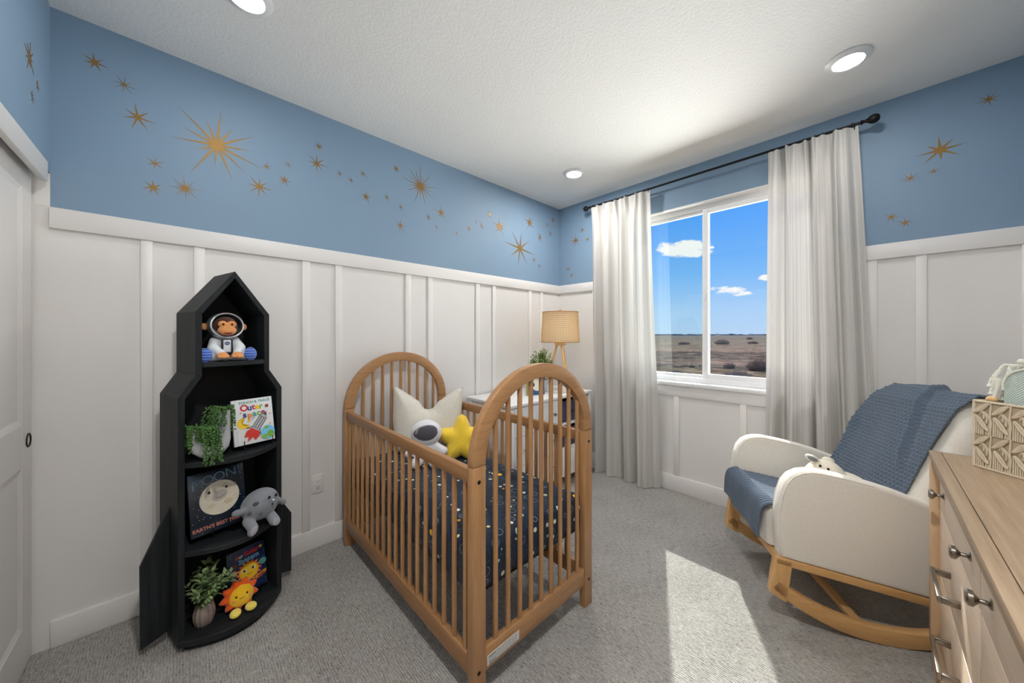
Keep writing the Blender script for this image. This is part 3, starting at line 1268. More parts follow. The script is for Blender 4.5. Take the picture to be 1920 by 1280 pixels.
# ------------------------------------------------------------------ the fields outside
def field_height(x, y):
    return -3.0 + .25 * np.sin(x * .045 + 1.0) * np.sin(y * .05) + .0006 * np.clip(x - 150, 0, None) * np.sin(y * .004 + x * .003)


def make_fields_mesh():
    xs = np.concatenate([np.linspace(4, 160, 60), np.geomspace(170, 5200, 30)])
    ta = np.linspace(-1.25, 1.35, 90)
    P = np.zeros((len(xs), len(ta), 3))
    for i, x in enumerate(xs):
        y = np.tan(ta * .95) * (x + 8)
        P[i, :, 0] = x
        P[i, :, 1] = y
        P[i, :, 2] = field_height(np.full_like(y, x), y)
    m = MB()
    m.grid(P)
    return struct(m.build('ground', M['fields'], smooth=180))


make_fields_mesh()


def bush(loc, size, n, mat, label, seed):
    """leafless brush: a thicket of fine twigs fanning out of the ground"""
    rnd = random.Random(seed)
    m = MB()
    for k in range(n * 22):
        a = rnd.uniform(0, 2 * PI)
        q = rnd.uniform(0, 1) ** .5
        bx, by = size[0] * .45 * q * math.cos(a), size[1] * .45 * q * math.sin(a)
        h = size[2] * rnd.uniform(.5, 1.05) * (1 - .55 * q * q)
        tx, ty = bx + rnd.uniform(-.28, .28) * size[2] * 1.4 + size[0] * .05 * math.cos(a), by + rnd.uniform(-.28, .28) * size[2] * 1.4
        r = size[2] * rnd.uniform(.012, .028)
        c = Vector((bx, by, -.02)); d = Vector((tx, ty, h))
        mid = c.lerp(d, .55) + Vector((rnd.uniform(-.1, .1), rnd.uniform(-.1, .1), 0)) * size[2]
        m.tube([c, mid, d], [r, r * .9, r * .5], 3, cap=False)
        for w in range(2):
            e = mid + Vector((rnd.uniform(-.3, .3), rnd.uniform(-.3, .3), rnd.uniform(.02, .3))) * size[2]
            m.tube([mid, e], [r * .8, r * .5], 3, cap=False)
    o = m.build('bush', mat, smooth=0, recalc=False)
    tag(o, label, 'bush', 'bushes in the field')
    o.location = (loc[0], loc[1], float(field_height(np.array(loc[0]), np.array(loc[1]))))
    return o


def out(u, depth):
    """ground point in the direction of a heading (tan of angle right of the view axis) at a depth along it"""
    F = (math.cos(YAW), math.sin(YAW)); R = (math.sin(YAW), -math.cos(YAW))
    return (depth * F[0] + depth * u * R[0], depth * F[1] + depth * u * R[1])


for uu, dep, size, n, mat, lab, sd in (
    (.655, 33, (5.2, 2.6, .9), 26, 'bush_grey', 'wide grey brush at the foot of the right window pane', 1),
    (.722, 42, (3.6, 2.4, 1.5), 18, 'bush_dark', 'dark round bush behind the grey brush, by the right curtain', 2),
    (.632, 45, (1.8, 1.3, .75), 10, 'bush_dark', 'small dark bush in the middle of the right pane', 3),
    (.470, 35, (3.4, 1.8, .8), 16, 'bush_grey', 'grey brush low in the left window pane', 4),
    (.522, 46, (1.1, .9, .4), 6, 'bush_dark', 'tiny tuft of brush in the left pane by the mullion', 5),
    (.61, 150, (9, 5, 2.4), 18, 'bush_grey', 'pale grey thicket far off beside the mullion', 6),
    (.70, 165, (9, 4, 1.6), 16, 'bush_dark', 'dark hedge clump far off by the right curtain', 7),
    (.50, 150, (10, 4, 1.2), 16, 'bush_dark', 'long low scrub far off in the left pane', 8),
    (.69, 300, (6, 5, 2.4), 6, 'bush_dark', 'small dark far bush on the track near the horizon', 9),
):
    bush(out(uu, dep), size, n, M[mat], lab, sd)

# distant shelter belts along the horizon: nobody could count the trees
m = MB()
rnd = random.Random(5)
for k in range(420):
    u = rnd.uniform(.1, 1.1)
    dep = rnd.uniform(2100, 2900)
    x, y = out(u, dep)
    h = rnd.uniform(5, 13)
    r = rnd.uniform(12, 30)
    z = float(field_height(np.array(x), np.array(y)))
    m.ell((x, y, z + h * .4), (r, r, h * .6), None, 7, 5)
o = m.build('tree_line', M['far_trees'], smooth=180)
tag(o, 'hazy blue-green line of trees along the distant horizon', 'trees')
o['kind'] = 'stuff'
# ================================================================== THE CRIB
CX, CY = 1.108, 1.650
HW, HL = .3725, .680       # half width, half length
PW, PT = .060, .034        # post width and thickness
crib = thing('baby_crib', 'brown wooden baby crib with arched ends and round spindles standing against the panelled wall', 'crib', (CX, CY, 0))
SEAM = .868


def crib_end(sgn):
    y0 = sgn * HL
    y1 = sgn * (HL - PT)
    f = lambda u, v, d: Vector((u, d, v))
    # arch hoop
    n = 40
    outer = [(HW * math.cos(PI * k / n), SEAM + .350 * math.sin(PI * k / n)) for k in range(n + 1)]
    inner = [((HW - PW) * math.cos(PI * k / n), SEAM + .289 * math.sin(PI * k / n)) for k in range(n + 1)]
    m = MB()
    m.band(outer, inner, y0, y1, f)
    m.bevel(.003, 2)
    m.build('arch', M['crib_wood_x'], crib)
    for s in (-1, 1):
        m = MB()
        m.box(min(s * HW, s * (HW - PW)), max(s * HW, s * (HW - PW)), min(y0, y1), max(y0, y1), 0, SEAM - .0012, .003)
        post = m.build('post', M['crib_wood'], crib)
        # barrel bolts that hold the rails
        for z in (.812, .13):
            b = MB()
            yy = y0 + sgn * .0005
            b.tube([(s * (HW - .028), yy - sgn * .004, z), (s * (HW - .028), yy, z)], .0075, 16)
            b.tube([(s * (HW - .028), yy - sgn * .002, z), (s * (HW - .028), yy + sgn * .0006, z)], .0045, 6)
            b.build('bolt', M['black_metal'], post)
    m = MB()
    m.box(-HW + PW, HW - PW, min(y0, y1) + .004, max(y0, y1) - .004, .112, .195, .003)
    m.build('end_rail', M['crib_wood_x'], crib)
    yc = (y0 + y1) / 2
    for k in range(9):
        x = -.253 + .0652 * k + (.0 if True else 0)
        zt = SEAM + .289 * math.sqrt(max(0, 1 - (x / (HW - PW)) ** 2)) + .01
        m = MB()
        m.tube([(x, yc, .19), (x, yc, zt)], .0102, 12)
        m.build('spindle', M['crib_wood'], crib)


def crib_side(sgn):
    xo, xi = sgn * (HW - .006), sgn * (HW - .034)
    a, b = -HL + PT, HL - PT
    m = MB(); m.box(min(xo, xi), max(xo, xi), a, b, .803, .855, .004)
    m.build('top_rail', M['crib_wood_y'], crib)
    m = MB(); m.box(min(xo, xi), max(xo, xi), a, b, .108, .185, .004)
    m.build('bottom_rail', M['crib_wood_y'], crib)
    xc = (xo + xi) / 2
    for k in range(18):
        y = -.597 + .0723 * k - .012
        m = MB()
        m.tube([(xc, y, .18), (xc, y, .81)], .0102, 12)
        m.build('spindle', M['crib_wood'], crib)


crib_end(-1); crib_end(1)
crib_side(-1); crib_side(1)
# wire frame that carries the mattress
m = MB()
for s in (-1, 1):
    m.box(s * .31 - .012, s * .31 + .012, -HL + PT, HL - PT, .372, .384, .002)
    m.box(-.33, .33, s * (HL - PT - .02) - .012, s * (HL - PT - .02) + .012, .372, .384, .002)
for k in range(7):
    m.box(-.32, .32, -.5 + k / 6 - .012, -.5 + k / 6 + .012, .374, .382, .002)
m.build('mattress_frame', M['black_metal'], crib)
# care label stuck on the foot rail
m = MB()
m.box(-.304, -.140, -HL + .0028, -HL + .0042, .126, .163)
lb = m.build('warning_label', M['paper'], crib, smooth=0, label='white printed label strip on the foot rail')
A = Art(lambda u, v, w: Vector((u, -HL + .0028 - w, v)))
rnd = random.Random(2)
ink = lam('label_ink', S(96, 96, 98))
A.line([(-.301, .1605), (-.143, .1605)], .0008, ink)
A.line([(-.301, .1285), (-.143, .1285)], .0008, ink)
for r in range(5):
    z = .1560 - r * .0058
    x = -.298
    if r in (0, 3):
        A.line([(x, z), (x + .034, z)], .0036, ink)
        x += .04
    while x < -.165:
        l = rnd.uniform(.006, .016)
        A.line([(x, z), (min(x + l, -.150), z)], .0016, ink)
        x += l + .003
A.build('label_print', lb)

# ------------------------------------------------------------------ mattress in its fitted sheet
mat_t = thing('crib_mattress', 'crib mattress in a navy fitted sheet with a rocket and planet print', 'mattress', (CX, CY, .386))


def make_mattress():
    hx, hy, h = .331, .638, .166
    nu, nv = 49, 81
    P = np.zeros((nu, nv, 3))
    for i, u in enumerate(np.linspace(-1, 1, nu)):
        for j, v in enumerate(np.linspace(-1, 1, nv)):
            x = hx * u; y = hy * v
            e = min(hx - abs(x), hy - abs(y))
            z = h - .018 * math.exp(-e / .02) + .004 * math.sin(9 * u + 4 * v) * math.sin(7 * v)
            P[i, j] = (x, y, z)
    m = MB()
    V = m.grid(P)
    # quilted skirt hanging round the sides
    loop = [V[i][0] for i in range(nu)] + [V[nu - 1][j] for j in range(1, nv)] + [V[i][nv - 1] for i in range(nu - 2, -1, -1)] + [V[0][j] for j in range(nv - 2, 0, -1)]
    prev = loop
    n = len(loop)
    for k, (dz, push) in enumerate(((-.018, .007), (-.05, .010), (-.09, .010), (-.125, .009), (-.152, .004), (-.16, -.004))):
        ring = []
        for a, v in enumerate(loop):
            nx = 1 if v.co.x > hx - 1e-4 else (-1 if v.co.x < -hx + 1e-4 else 0)
            ny = 1 if v.co.y > hy - 1e-4 else (-1 if v.co.y < -hy + 1e-4 else 0)
            d = Vector((nx, ny, 0))
            if d.length > 0:
                d.normalize()
            w = .0022 * math.sin(a * .9) * (k / 5)
            hem = (.006 * math.sin(a * .55) if k >= 4 else 0)
            ring.append(m.bm.verts.new(v.co + d * (push + w) + Vector((0, 0, dz + hem))))
        for a in range(n):
            m.face([prev[a], prev[(a + 1) % n], ring[(a + 1) % n], ring[a]])
        prev = ring
    m.face(prev)
    return m.build('fitted_sheet', M['sheet'], mat_t, smooth=60)


make_mattress()
# cloth ties at the corners
for sx, sy in ((-1, -1), (1, -1), (1, 1)):
    m = MB()
    x, y = sx * .333, sy * .640
    m.tube([(x, y, .13), (x + sx * .003, y + sy * .003, .09), (x + sx * .004, y - sy * .01, .05), (x, y + sy * .004, .005)], [.006, .008, .006, .004], 8)
    m.tube([(x, y, .12), (x - sx * .01, y + sy * .003, .09), (x - sx * .004, y + sy * .002, .03)], [.005, .006, .003], 8)
    m.build('corner_tie', M['navy_bin'], mat_t)
TOPZ = .386 + .166

# ------------------------------------------------------------------ pillows and soft toys in the crib


def frame_fn(up_tilt):
    """cushion plane leaning back: u across, v up, w towards the viewer"""
    c, s = math.cos(up_tilt), math.sin(up_tilt)
    return lambda u, v, w: Vector((u, -w * c + v * s, v * c + w * s))


# chopped square pillow
t = thing('throw_pillow', 'oatmeal pillow with a deep dent between two pointed corners propped at the crib head', 'pillow', (1.198, 2.072, TOPZ - .004), math.radians(-30))
hw = .232
ol = []
for k in range(13):      # bottom edge
    f = k / 12
    ol.append((-hw + .02 + 2 * (hw - .02) * f, .012 - .012 * math.sin(PI * f)))
ol += [(hw - .004, .10), (hw - .002, .22), (hw + .004, .36), (hw + .010, .425)]
ol += [(hw - .03, .418), (hw * .6, .378), (hw * .3, .335), (.03, .290), (0, .280), (-.03, .290), (-hw * .3, .345), (-hw * .6, .395), (-hw + .03, .438)]
ol += [(-hw - .006, .452), (-hw - .006, .36), (-hw - .004, .22), (-hw + .006, .10)]
inflate('pillow_case', ol, .17, M['pillow_oat'], frame_fn(math.radians(16)), t, .012, .5, .13)

# plush astronaut
t = thing('astronaut_plush', 'white plush astronaut with a dark grey visor lying before the oatmeal pillow in the crib', 'soft toy', (1.080, 1.895, TOPZ - .003), math.radians(-33))
blob('astronaut_body', [
    ('e', (0, .0, .188), (.094, .062, .080), None),
    ('e', (0, .008, .075), (.062, .050, .072), None),
    ('t', [(.045, 0, .105), (.105, -.022, .078)], [.030, .027]),
    ('t', [(-.045, 0, .105), (-.100, -.015, .070)], [.030, .027]),
    ('t', [(.032, -.005, .035), (.050, -.085, .032)], [.034, .032]),
    ('t', [(-.032, -.005, .035), (-.055, -.085, .032)], [.034, .032]),
], M['plush_white'], t, .006, 4)
m = MB()
n = 30
vis = [(.074 * math.cos(2 * PI * k / n) * (1 + .05 * math.cos(2 * PI * k / n)), .049 * math.sin(2 * PI * k / n) + .006 * math.sin(4 * PI * k / n)) for k in range(n)]


def on_head(u, v, w):
    x, z = u, v
    q = 1 - (x / .094) ** 2 - (z / .080) ** 2
    return Vector((x - .004, -.062 * math.sqrt(max(q, .05)) + .004 - w - .001, z + .196))


o = inflate('visor', vis, .014, M['visor_grey'], on_head, t, .006, .5, .02)
m = MB()
m.tube([on_head(-.048, .004, .009), on_head(-.046, .02, .009), on_head(-.036, .033, .009)], .0012, 6)
m.tube([on_head(-.055, .002, .008), on_head(-.052, .02, .008), on_head(-.044, .030, .008)], .0012, 6)
m.build('visor_stitching', M['plush_white'], t)
m = MB()
m.box(-.03, .03, -.052, -.040, .065, .105, .005)
m.build('chest_panel', M['visor_grey'], t)

# yellow star cushion
t = thing('star_cushion', 'bright yellow plush star cushion beside the astronaut in the crib', 'pillow', (1.275, 1.800, TOPZ - .010), math.radians(-36))
ol = []
a0 = PI / 2 - .02
for k in range(5):
    for j, (da, r) in enumerate(((-.20, .146), (0, .160), (.20, .146), (PI / 5, .098))):
        a = a0 + 2 * PI * k / 5 + da
        ol.append((r * math.cos(a), .128 + r * math.sin(a)))
inflate('star_cushion_body', ol, .15, M['star_yellow'], frame_fn(math.radians(14)), t, .008, .5, .075)
# ================================================================== ROCKET BOOKCASE
RO = Vector((.007, 2.010, 0)); RANG = math.radians(14)
RMAT = Matrix.Translation(RO) @ Matrix.Rotation(RANG, 4, 'Z')


def rk(s, t, z=0):
    return RMAT @ Vector((s, t, z))


rocket = thing('rocket_bookcase', 'black rocket-shaped wooden bookcase with side fins and curved shelves standing in the left corner', 'bookcase', RO, RANG)
SC = .172
HB, HT = .197, .141         # half widths of the lower body and the nose part
ZB, Z_HIP, Z_WAIST, Z_EAVE, Z_APEX = .05, 1.072, 1.165, 1.440, 1.635
DEP = .255
TH = .022


def slab(name, pts, t0=0.0, t1=DEP, mat='black_wood'):
    """a board whose outline lies in the front plane"""
    m = MB()
    m.prism(pts, t0, t1, lambda u, v, d: Vector((u, d, v)))
    m.bevel(.0012, 1)
    return m.build(name, M[mat], rocket, smooth=0)


# the outline, offset inwards by the board thickness
out_r = [(HB, ZB), (HB, Z_HIP), (HT, Z_WAIST), (HT, Z_EAVE), (0, Z_APEX)]
in_r = [(HB - TH, ZB), (HB - TH, Z_HIP - .008), (HT - TH, Z_WAIST - .008), (HT - TH, Z_EAVE - .009), (0, Z_APEX - .032)]
names = ['side_panel', 'shoulder_panel', 'upper_side_panel', 'roof_panel']
for sg in (-1, 1):
    for k in range(4):
        a, b, c, d = out_r[k], out_r[k + 1], in_r[k + 1], in_r[k]
        slab(names[k], [(SC + sg * p[0], p[1]) for p in (a, b, c, d)])
# back panel
full = [(SC + p[0], p[1]) for p in out_r] + [(SC - p[0], p[1]) for p in reversed(out_r[:-1])]
ins = [(SC + (p[0] - .004 if p[0] > 0 else 0), p[1] - (0 if k < 4 else .006)) for k, p in enumerate(out_r)]
full = ins + [(2 * SC - p[0], p[1]) for p in reversed(ins[:-1])]
slab('back_panel', full, DEP - .008, DEP, 'black_panel')


def bow_shelf(name, z0, z1, half, bow, parent=rocket, mat='black_wood_y', t_back=DEP - .008, t_front=0.0):
    pts = [(SC + half, t_back), (SC - half, t_back)]
    n = 24
    for k in range(n + 1):
        u = -1 + 2 * k / n
        pts.append((SC + half * u, t_front - bow * (1 - u * u)))
    pts = [(p[0], p[1]) for p in pts]
    m = MB()
    m.prism(pts, z0, z1, lambda u, v, d: Vector((u, v, d)))
    m.bevel(.0015, 1, 60)
    return m.build(name, M[mat], parent, smooth=40)


bow_shelf('shelf', 1.197, 1.217, HT - TH, .022)
bow_shelf('shelf', .772, .795, HB - TH, .088)
bow_shelf('shelf', .396, .418, HB - TH, .088)
bow_shelf('bottom_shelf', .026, .052, HB, .105)
bow_shelf('plinth', 0, .027, HB - .022, .098, t_front=.012)
# fins
slab('fin', [(SC - HB - .0, .595), (SC - HB - .0, .062), (SC - HB - .088, .036), (SC - HB - .090, .378)], .103, .121)
slab('fin', [(SC + HB, .062), (SC + HB, .520), (SC + HB + .095, .355), (SC + HB + .095, .034)], .103, .121)


# ------------------------------------------------------------------ picture books on wire easels
def book(name_label, s, t, z, w, h, tilt, yaw=0.0, thick=.014, cover=None, spine=None, group='picture books on the rocket shelves'):
    """a closed book leaning back; returns (thing, Art)"""
    p = rk(s, t, z)
    b = thing('picture_book', name_label, 'book', p, group=group, rot=(-tilt, 0, RANG + yaw))
    # local: x across, z up, -y towards the viewer
    m = MB(); m.box(-w / 2, w / 2, 0, .0022, 0, h, .001)
    m.build('front_cover', cover, b)
    m = MB(); m.box(-w / 2, w / 2, thick - .0022, thick, 0, h, .001)
    m.build('back_cover', cover, b)
    m = MB(); m.box(-w / 2 - .0015, -w / 2 + .002, 0, thick, 0, h, .0008)
    m.build('spine', spine or cover, b)
    m = MB(); m.box(-w / 2 + .002, w / 2 - .004, .0022, thick - .0022, .003, h - .003)
    m.build('page_block', M['paper'], b, smooth=0)
    A = Art(lambda u, v, q: Vector((u - w / 2, -q, v)))
    return b, A


def easel(label, s, t, z, w, yaw=0.0, h=.13, tilt=.22, lip=.026):
    e = thing('book_easel', label, 'book stand', rk(s, t, z), RANG + yaw, group='black wire easels under the books')
    r = .0019
    for sx in (-1, 1):
        x = sx * w / 2
        m = MB()
        # back upright, foot ledge and the small hook in front of the book
        yb = .016
        m.tube([(x, yb + h * math.tan(tilt), h), (x, yb, .012), (x, -.014, .010), (x, -.020, .014), (x + sx * .001, -.0215, .012 + lip)], r, 6)
        m.tube([(x, -.012, .010), (x, -.030, .002)], r, 6)
        m.build('hook_arm', M['black_metal'], e)
    m = MB()
    m.tube([(-w / 2, yb + h * math.tan(tilt), h), (w / 2, yb + h * math.tan(tilt), h)], r, 6)
    m.tube([(-w / 2, yb + .002, .016), (w / 2, yb + .002, .016)], r, 6)
    m.tube([(0, yb + h * math.tan(tilt), h), (0, yb + .07, .002)], r, 6)
    m.build('back_stay', M['black_metal'], e)
    return e


# -- white book with the rocket
easel('black wire easel holding the white rocket book', .251, -.024, .807, .115)
b, A = book('white picture book with colourful lettering and a rocket on the second shelf', .245, -.028, .822, .165, .212, .20,
            cover=M['glossy_white'])
teal = lam('ink_teal', S(86, 150, 138)); red = lam('ink_red', S(196, 52, 44)); blu = lam('ink_blue', S(58, 72, 128))
org = lam('ink_orange', S(226, 122, 44)); yel = lam('ink_yellow', S(236, 196, 40)); grn = lam('ink_green', S(120, 168, 70))
mag = lam('ink_magenta', S(176, 62, 96)); sky_i = lam('ink_sky', S(112, 186, 222)); blk = lam('ink_black', S(40, 40, 46)); gry = lam('ink_grey', S(176, 178, 182))
wht = lam('ink_white', S(236, 236, 236)); navy = lam('ink_navy', S(22, 34, 62)); brn = lam('ink_brown', S(140, 66, 48))
A.text('TOUCH & TRACE', (.090, .196), .0165, teal, .02, .0006)
for ch, x, y, c in (('O', .046, .170, red), ('u', .068, .169, blu), ('t', .084, .171, mag), ('e', .099, .170, yel), ('r', .115, .170, grn)):
    A.text(ch, (x, y), .040 if ch == 'O' else .037, c, .02, .0016)
for ch, x, y, c in (('s', .046, .138, blu), ('p', .066, .134, org), ('a', .086, .138, teal), ('c', .104, .140, grn), ('e', .122, .141, mag)):
    A.text(ch, (x, y), .037, c, .04, .0016)
A.ellipse((.140, .168), .008, .008, brn)
# moon, comet, rocket, flame, earth
cres = [(.040 + .026 * math.cos(a), .100 + .026 * math.sin(a)) for a in [math.radians(80 + 235 * k / 20) for k in range(21)]]
cres2 = [(.051 + .021 * math.cos(a), .106 + .021 * math.sin(a)) for a in [math.radians(305 - 205 * k / 16) for k in range(17)]]
A.poly(cres + cres2, yel)
A.line([(.062, .108), (.084, .122)], .007, gry); A.star((.061, .107), .008, .004, 5, yel)
c45, s45 = math.cos(-.62), math.sin(-.62)


def R2(u, v, c=(.100, .088)):
    return (c[0] + u * c45 - v * s45, c[1] + u * s45 + v * c45)


A.poly([R2(*p) for p in ((-.016, -.026), (.016, -.026), (.016, .034), (.008, .052), (0, .060), (-.008, .052), (-.016, .034))], gry)
for wv in (-.016, -.006, .006, .016):
    A.line([R2(wv, -.026), R2(wv, .034)], .003, blk)
A.line([R2(-.016, .034), R2(0, .060), R2(.016, .034)], .0025, blk)
A.line([R2(-.016, .034), R2(.016, .034)], .002, blk)
A.line([R2(-.016, -.020), R2(-.036, -.040), R2(-.016, -.030)], .002, blk)
A.line([R2(.016, -.020), R2(.036, -.040), R2(.016, -.030)], .002, blk)
A.poly([R2(*p) for p in ((-.004, .046), (.004, .046), (0, .066))], blk)
A.poly([R2(*p, c=(.072, .044)) for p in ((-.020, .022), (.020, .022), (.030, .004), (.026, -.020), (.008, -.012), (.0, -.040), (-.010, -.018), (-.024, -.028), (-.030, .0))], red)
A.ellipse((.135, .040), .030, .034, sky_i)
A.ellipse((.146, .030), .015, .017, grn); A.ellipse((.120, .022), .014, .010, grn); A.ellipse((.130, .064), .010, .007, grn)
for q in ((.147, .080), (.132, .108), (.150, .128), (.030, .15)):
    A.star(q, .005, .0022, 5, org)
A.line([(.010, .002), (.010, .210)], .0012, gry)
A.build('cover_picture', b)

# -- big dark book with the moon
easel('black wire easel holding the big dark moon book', .132, .030, .434, .075)
b, A = book('large glossy dark blue picture book showing a pale moon face on the third shelf', .128, .026, .449, .206, .268, .22,
            cover=plain('glossy_night_cover', S(22, 34, 48), .16, var=.25, scale=14))
steel = lam('ink_steel', S(96, 136, 156)); rose = lam('ink_rose', S(186, 116, 104)); cream_i = plain('ink_moon', S(204, 196, 178), .2, var=.18, scale=26)
for ch, x, y, rr in (('M', .032, .216, .05), ('O', .070, .226, .05), ('O', .112, .232, .05), ('N', .156, .238, .05), ('!', .188, .242, .05)):
    A.text(ch, (x, y), .058, steel, rr, -.0008)
A.ellipse((.108, .140), .074, .074, cream_i, n=48)
A.ellipse((.108, .148), .030, .022, lam('ink_moon_grey', S(168, 164, 156)), .4); A.ellipse((.138, .112), .018, .013, lam('ink_moon_tan', S(190, 176, 150)))
A.ellipse((.075, .112), .014, .010, lam('ink_moon_tan', S(190, 176, 150)))
for x, y in ((.070, .172), (.134, .178)):
    A.ellipse((x, y), .0055, .0065, blk); A.line([(x - .012, y + .004), (x - .006, y + .014), (x + .004, y + .017)], .0018, blk)
A.line([(.090, .146), (.102, .139), (.116, .141), (.126, .149)], .002, brn)
A.text("EARTH'S BEST FRIEND", (.104, .026), .0205, rose, .0, .0005)
rnd = random.Random(11)
for k in range(40):
    A.ellipse((rnd.uniform(.006, .2), rnd.uniform(.006, .26)), .0011, .0011, wht, n=6)
A.build('cover_picture', b)

# -- board book with the smiling sun
easel('black wire easel behind the orange sun toy on the lowest shelf', .240, .062, .058, .10)
b, A = book('dark blue picture book with a smiling orange sun on the lowest shelf', .250, .056, .073, .156, .205, .20,
            cover=plain('deep_blue_cover', S(24, 40, 84), .35, var=.35, scale=18), spine=lam('ink_spine_green', S(40, 110, 96)), thick=.02)
for ch, x, y, c in (('O', .040, .172, org), ('u', .0505, .174, wht), ('r', .059, .176, wht)):
    A.text(ch, (x, y), .019, c, .1, .0006)
A.text('Solar', (.098, .179), .029, red, .09, .0012)
A.text('System', (.086, .152), .030, sky_i, .09, .0012)
A.star((.138, .186), .010, .0045, 5, yel)
A.star((.082, .092), .055, .040, 16, org)
A.ellipse((.082, .092), .038, .036, yel)
for x in (.064, .100):
    A.ellipse((x, .102), .009, .008, wht); A.ellipse((x - .001, .102), .0055, .0065, blk)
A.line([(.074, .084), (.082, .079), (.092, .083)], .0022, brn)
A.ellipse((.018, .110), .017, .014, lam('ink_planet_tan', S(186, 170, 130))); A.ellipse((.025, .140), .010, .008, brn)
A.ellipse((.142, .112), .016, .015, teal); A.ellipse((.130, .055), .026, .011, org, .35); A.ellipse((.130, .055), .016, .013, brn, .35)
A.line([(.104, .050), (.156, .069)], .003, yel)
A.ellipse((.022, .065), .012, .011, grn)
for k in range(46):
    A.ellipse((rnd.uniform(.006, .15), rnd.uniform(.006, .2)), .0012, .0012, rnd.choice([wht, yel, sky_i]), n=6)
A.build('cover_picture', b)


# ------------------------------------------------------------------ soft toys on the bookcase
# monkey in a space suit
t = thing('monkey_astronaut_plush', 'brown plush monkey in a white space suit with a silver helmet on the top shelf', 'soft toy', rk(.156, .07, 1.217), RANG - .10)
blob('monkey_body', [
    ('e', (0, .010, .155), (.048, .046, .048), None),
    ('e', (0, .005, .055), (.046, .038, .056), None),
    ('t', [(.036, 0, .092), (.052, -.030, .060), (.034, -.055, .036)], [.022, .021, .017]),
    ('t', [(-.036, 0, .092), (-.050, -.030, .060), (-.024, -.055, .036)], [.022, .021, .017]),
    ('t', [(.028, -.005, .025), (.070, -.045, .022)], [.025, .022]),
    ('t', [(-.028, -.005, .025), (-.072, -.040, .022)], [.025, .022]),
], M['suit_white'], t, .004, 4)
# face: fur cap, tan brows and muzzle
m = MB(); m.ell((0, .0, .164), (.047, .046, .045))
m.build('fur_head', M['fur_brown'], t)
blob('face', [
    ('e', (0, -.040, .142), (.036, .020, .023), None),
    ('e', (-.017, -.038, .172), (.018, .012, .016), None),
    ('e', (.017, -.038, .172), (.018, .012, .016), None),
    ('e', (0, -.040, .165), (.012, .010, .016), None),
], M['fur_tan'], t, .003, 3)
m = MB()
for x in (-.016, .016):
    m.ell((x, -.0505, .171), (.0045, .004, .0052), None, 12, 8)
m.build('eyes', M['eye_black'], t)
m = MB(); m.tube([(-.013, -.0555, .131), (-.004, -.060, .1285), (.008, -.0595, .129), (.016, -.056, .133)], [.002, .0042, .0042, .002], 8)
m.build('mouth', M['mouth_red'], t)
m = MB()
for x in (-.003, .003):
    m.ell((x, -.0615, .155), (.0014, .0014, .0011), None, 8, 6)
m.build('nostrils', M['fur_brown'], t)
# helmet: an open hood with a rolled silver rim
prof = []
m = MB()
ax = Vector((.06, -1, .12)).normalized()
nseg, nr = 36, 10
P = np.zeros((nseg, nr, 3))
q = ax.to_track_quat('Z', 'Y').to_matrix()
for i in range(nseg):
    for j in range(nr):
        ph = math.radians(62 + (178 - 62) * j / (nr - 1))
        a = 2 * PI * i / nseg
        d = q @ Vector((math.sin(ph) * math.cos(a) * .069, math.sin(ph) * math.sin(a) * .064, math.cos(ph) * .066))
        P[i, j] = Vector((0, -.004, .162)) + d
m.grid(P, True)
o = m.build('helmet', M['silver'], t, smooth=180)
sol = o.modifiers.new('thickness', 'SOLIDIFY'); sol.thickness = .003
m = MB()
m.tube([Vector(P[i, 0]) for i in range(nseg)], .0042, 8, closed=True)
m.build('helmet_rim', M['silver'], o)
for sx in (-1, 1):
    m = MB(); m.ell((sx * .074, .004, .160), (.012, .010, .016), None, 14, 8)
    m.build('ear', M['fur_tan'], t)
for sx, hx in ((-1, -.022), (1, .032)):
    blob('hand', [('e', (hx, -.066, .028), (.022, .018, .016), None), ('e', (hx - sx * .014, -.076, .022), (.010, .009, .008), None),
                  ('e', (hx, -.082, .021), (.010, .009, .008), None), ('e', (hx + sx * .012, -.078, .022), (.010, .009, .008), None)], M['fur_tan'], t, .003, 2)
    m = MB(); m.ell((sx * .084, -.058, .030), (.029, .020, .033), (0, 0, sx * .5), 20, 12)
    m.build('foot', M['stripe_blue'], t)
m = MB()
for x in (-.017, .017):
    m.tube([(x, -.0345, .100), (x * 1.05, -.0385, .070), (x * 1.1, -.0375, .030)], .0042, 6)
m.box(-.016, .016, -.0405, -.034, .030, .038, .001)
m.build('harness', M['black_plastic'], t)
m = MB(); m.box(-.014, .014, -.041, -.033, .042, .098, .002)
pl = m.build('chest_patch', M['suit_white'], t)
A = Art(lambda u, v, w: Vector((u, -.0412 - w, v)))
A.ellipse((0, .083), .0105, .0075, lam('ink_patch_blue', S(36, 42, 110)))
A.text('NASA', (0, .083), .0062, wht, 0, .0001)
A.build('round_badge', pl)

# grey moon toy
t = thing('moon_plush', 'round grey plush moon with stubby arms and legs beside the dark moon book', 'soft toy', rk(.262, -.028, .418), RANG - .05)
t.scale = (1.1, 1.1, 1.1)
blob('moon_body', [
    ('e', (0, 0, .094), (.073, .050, .066), (0, -.30, 0)),
    ('t', [(-.050, -.022, .045), (-.044, -.050, .026)], [.022, .020]),
    ('e', (-.046, -.060, .020), (.018, .016, .027), (0, .4, 0)),
    ('t', [(.034, -.022, .035), (.036, -.052, .022)], [.020, .021]),
    ('t', [(-.060, -.015, .096), (-.078, -.024, .098)], [.015, .013]),
    ('e', (-.088, -.026, .098), (.022, .010, .015), (0, .2, 0)),
    ('t', [(.070, -.010, .085), (.088, -.010, .070)], [.013, .012]),
], M['plush_grey'], t, .004, 4)
m = MB()
for x, z in ((.018, .130), (.048, .126)):
    m.ell((x, -.050 + .012 * abs(x - .02) / .03, z), (.0058, .004, .0062), None, 12, 8)
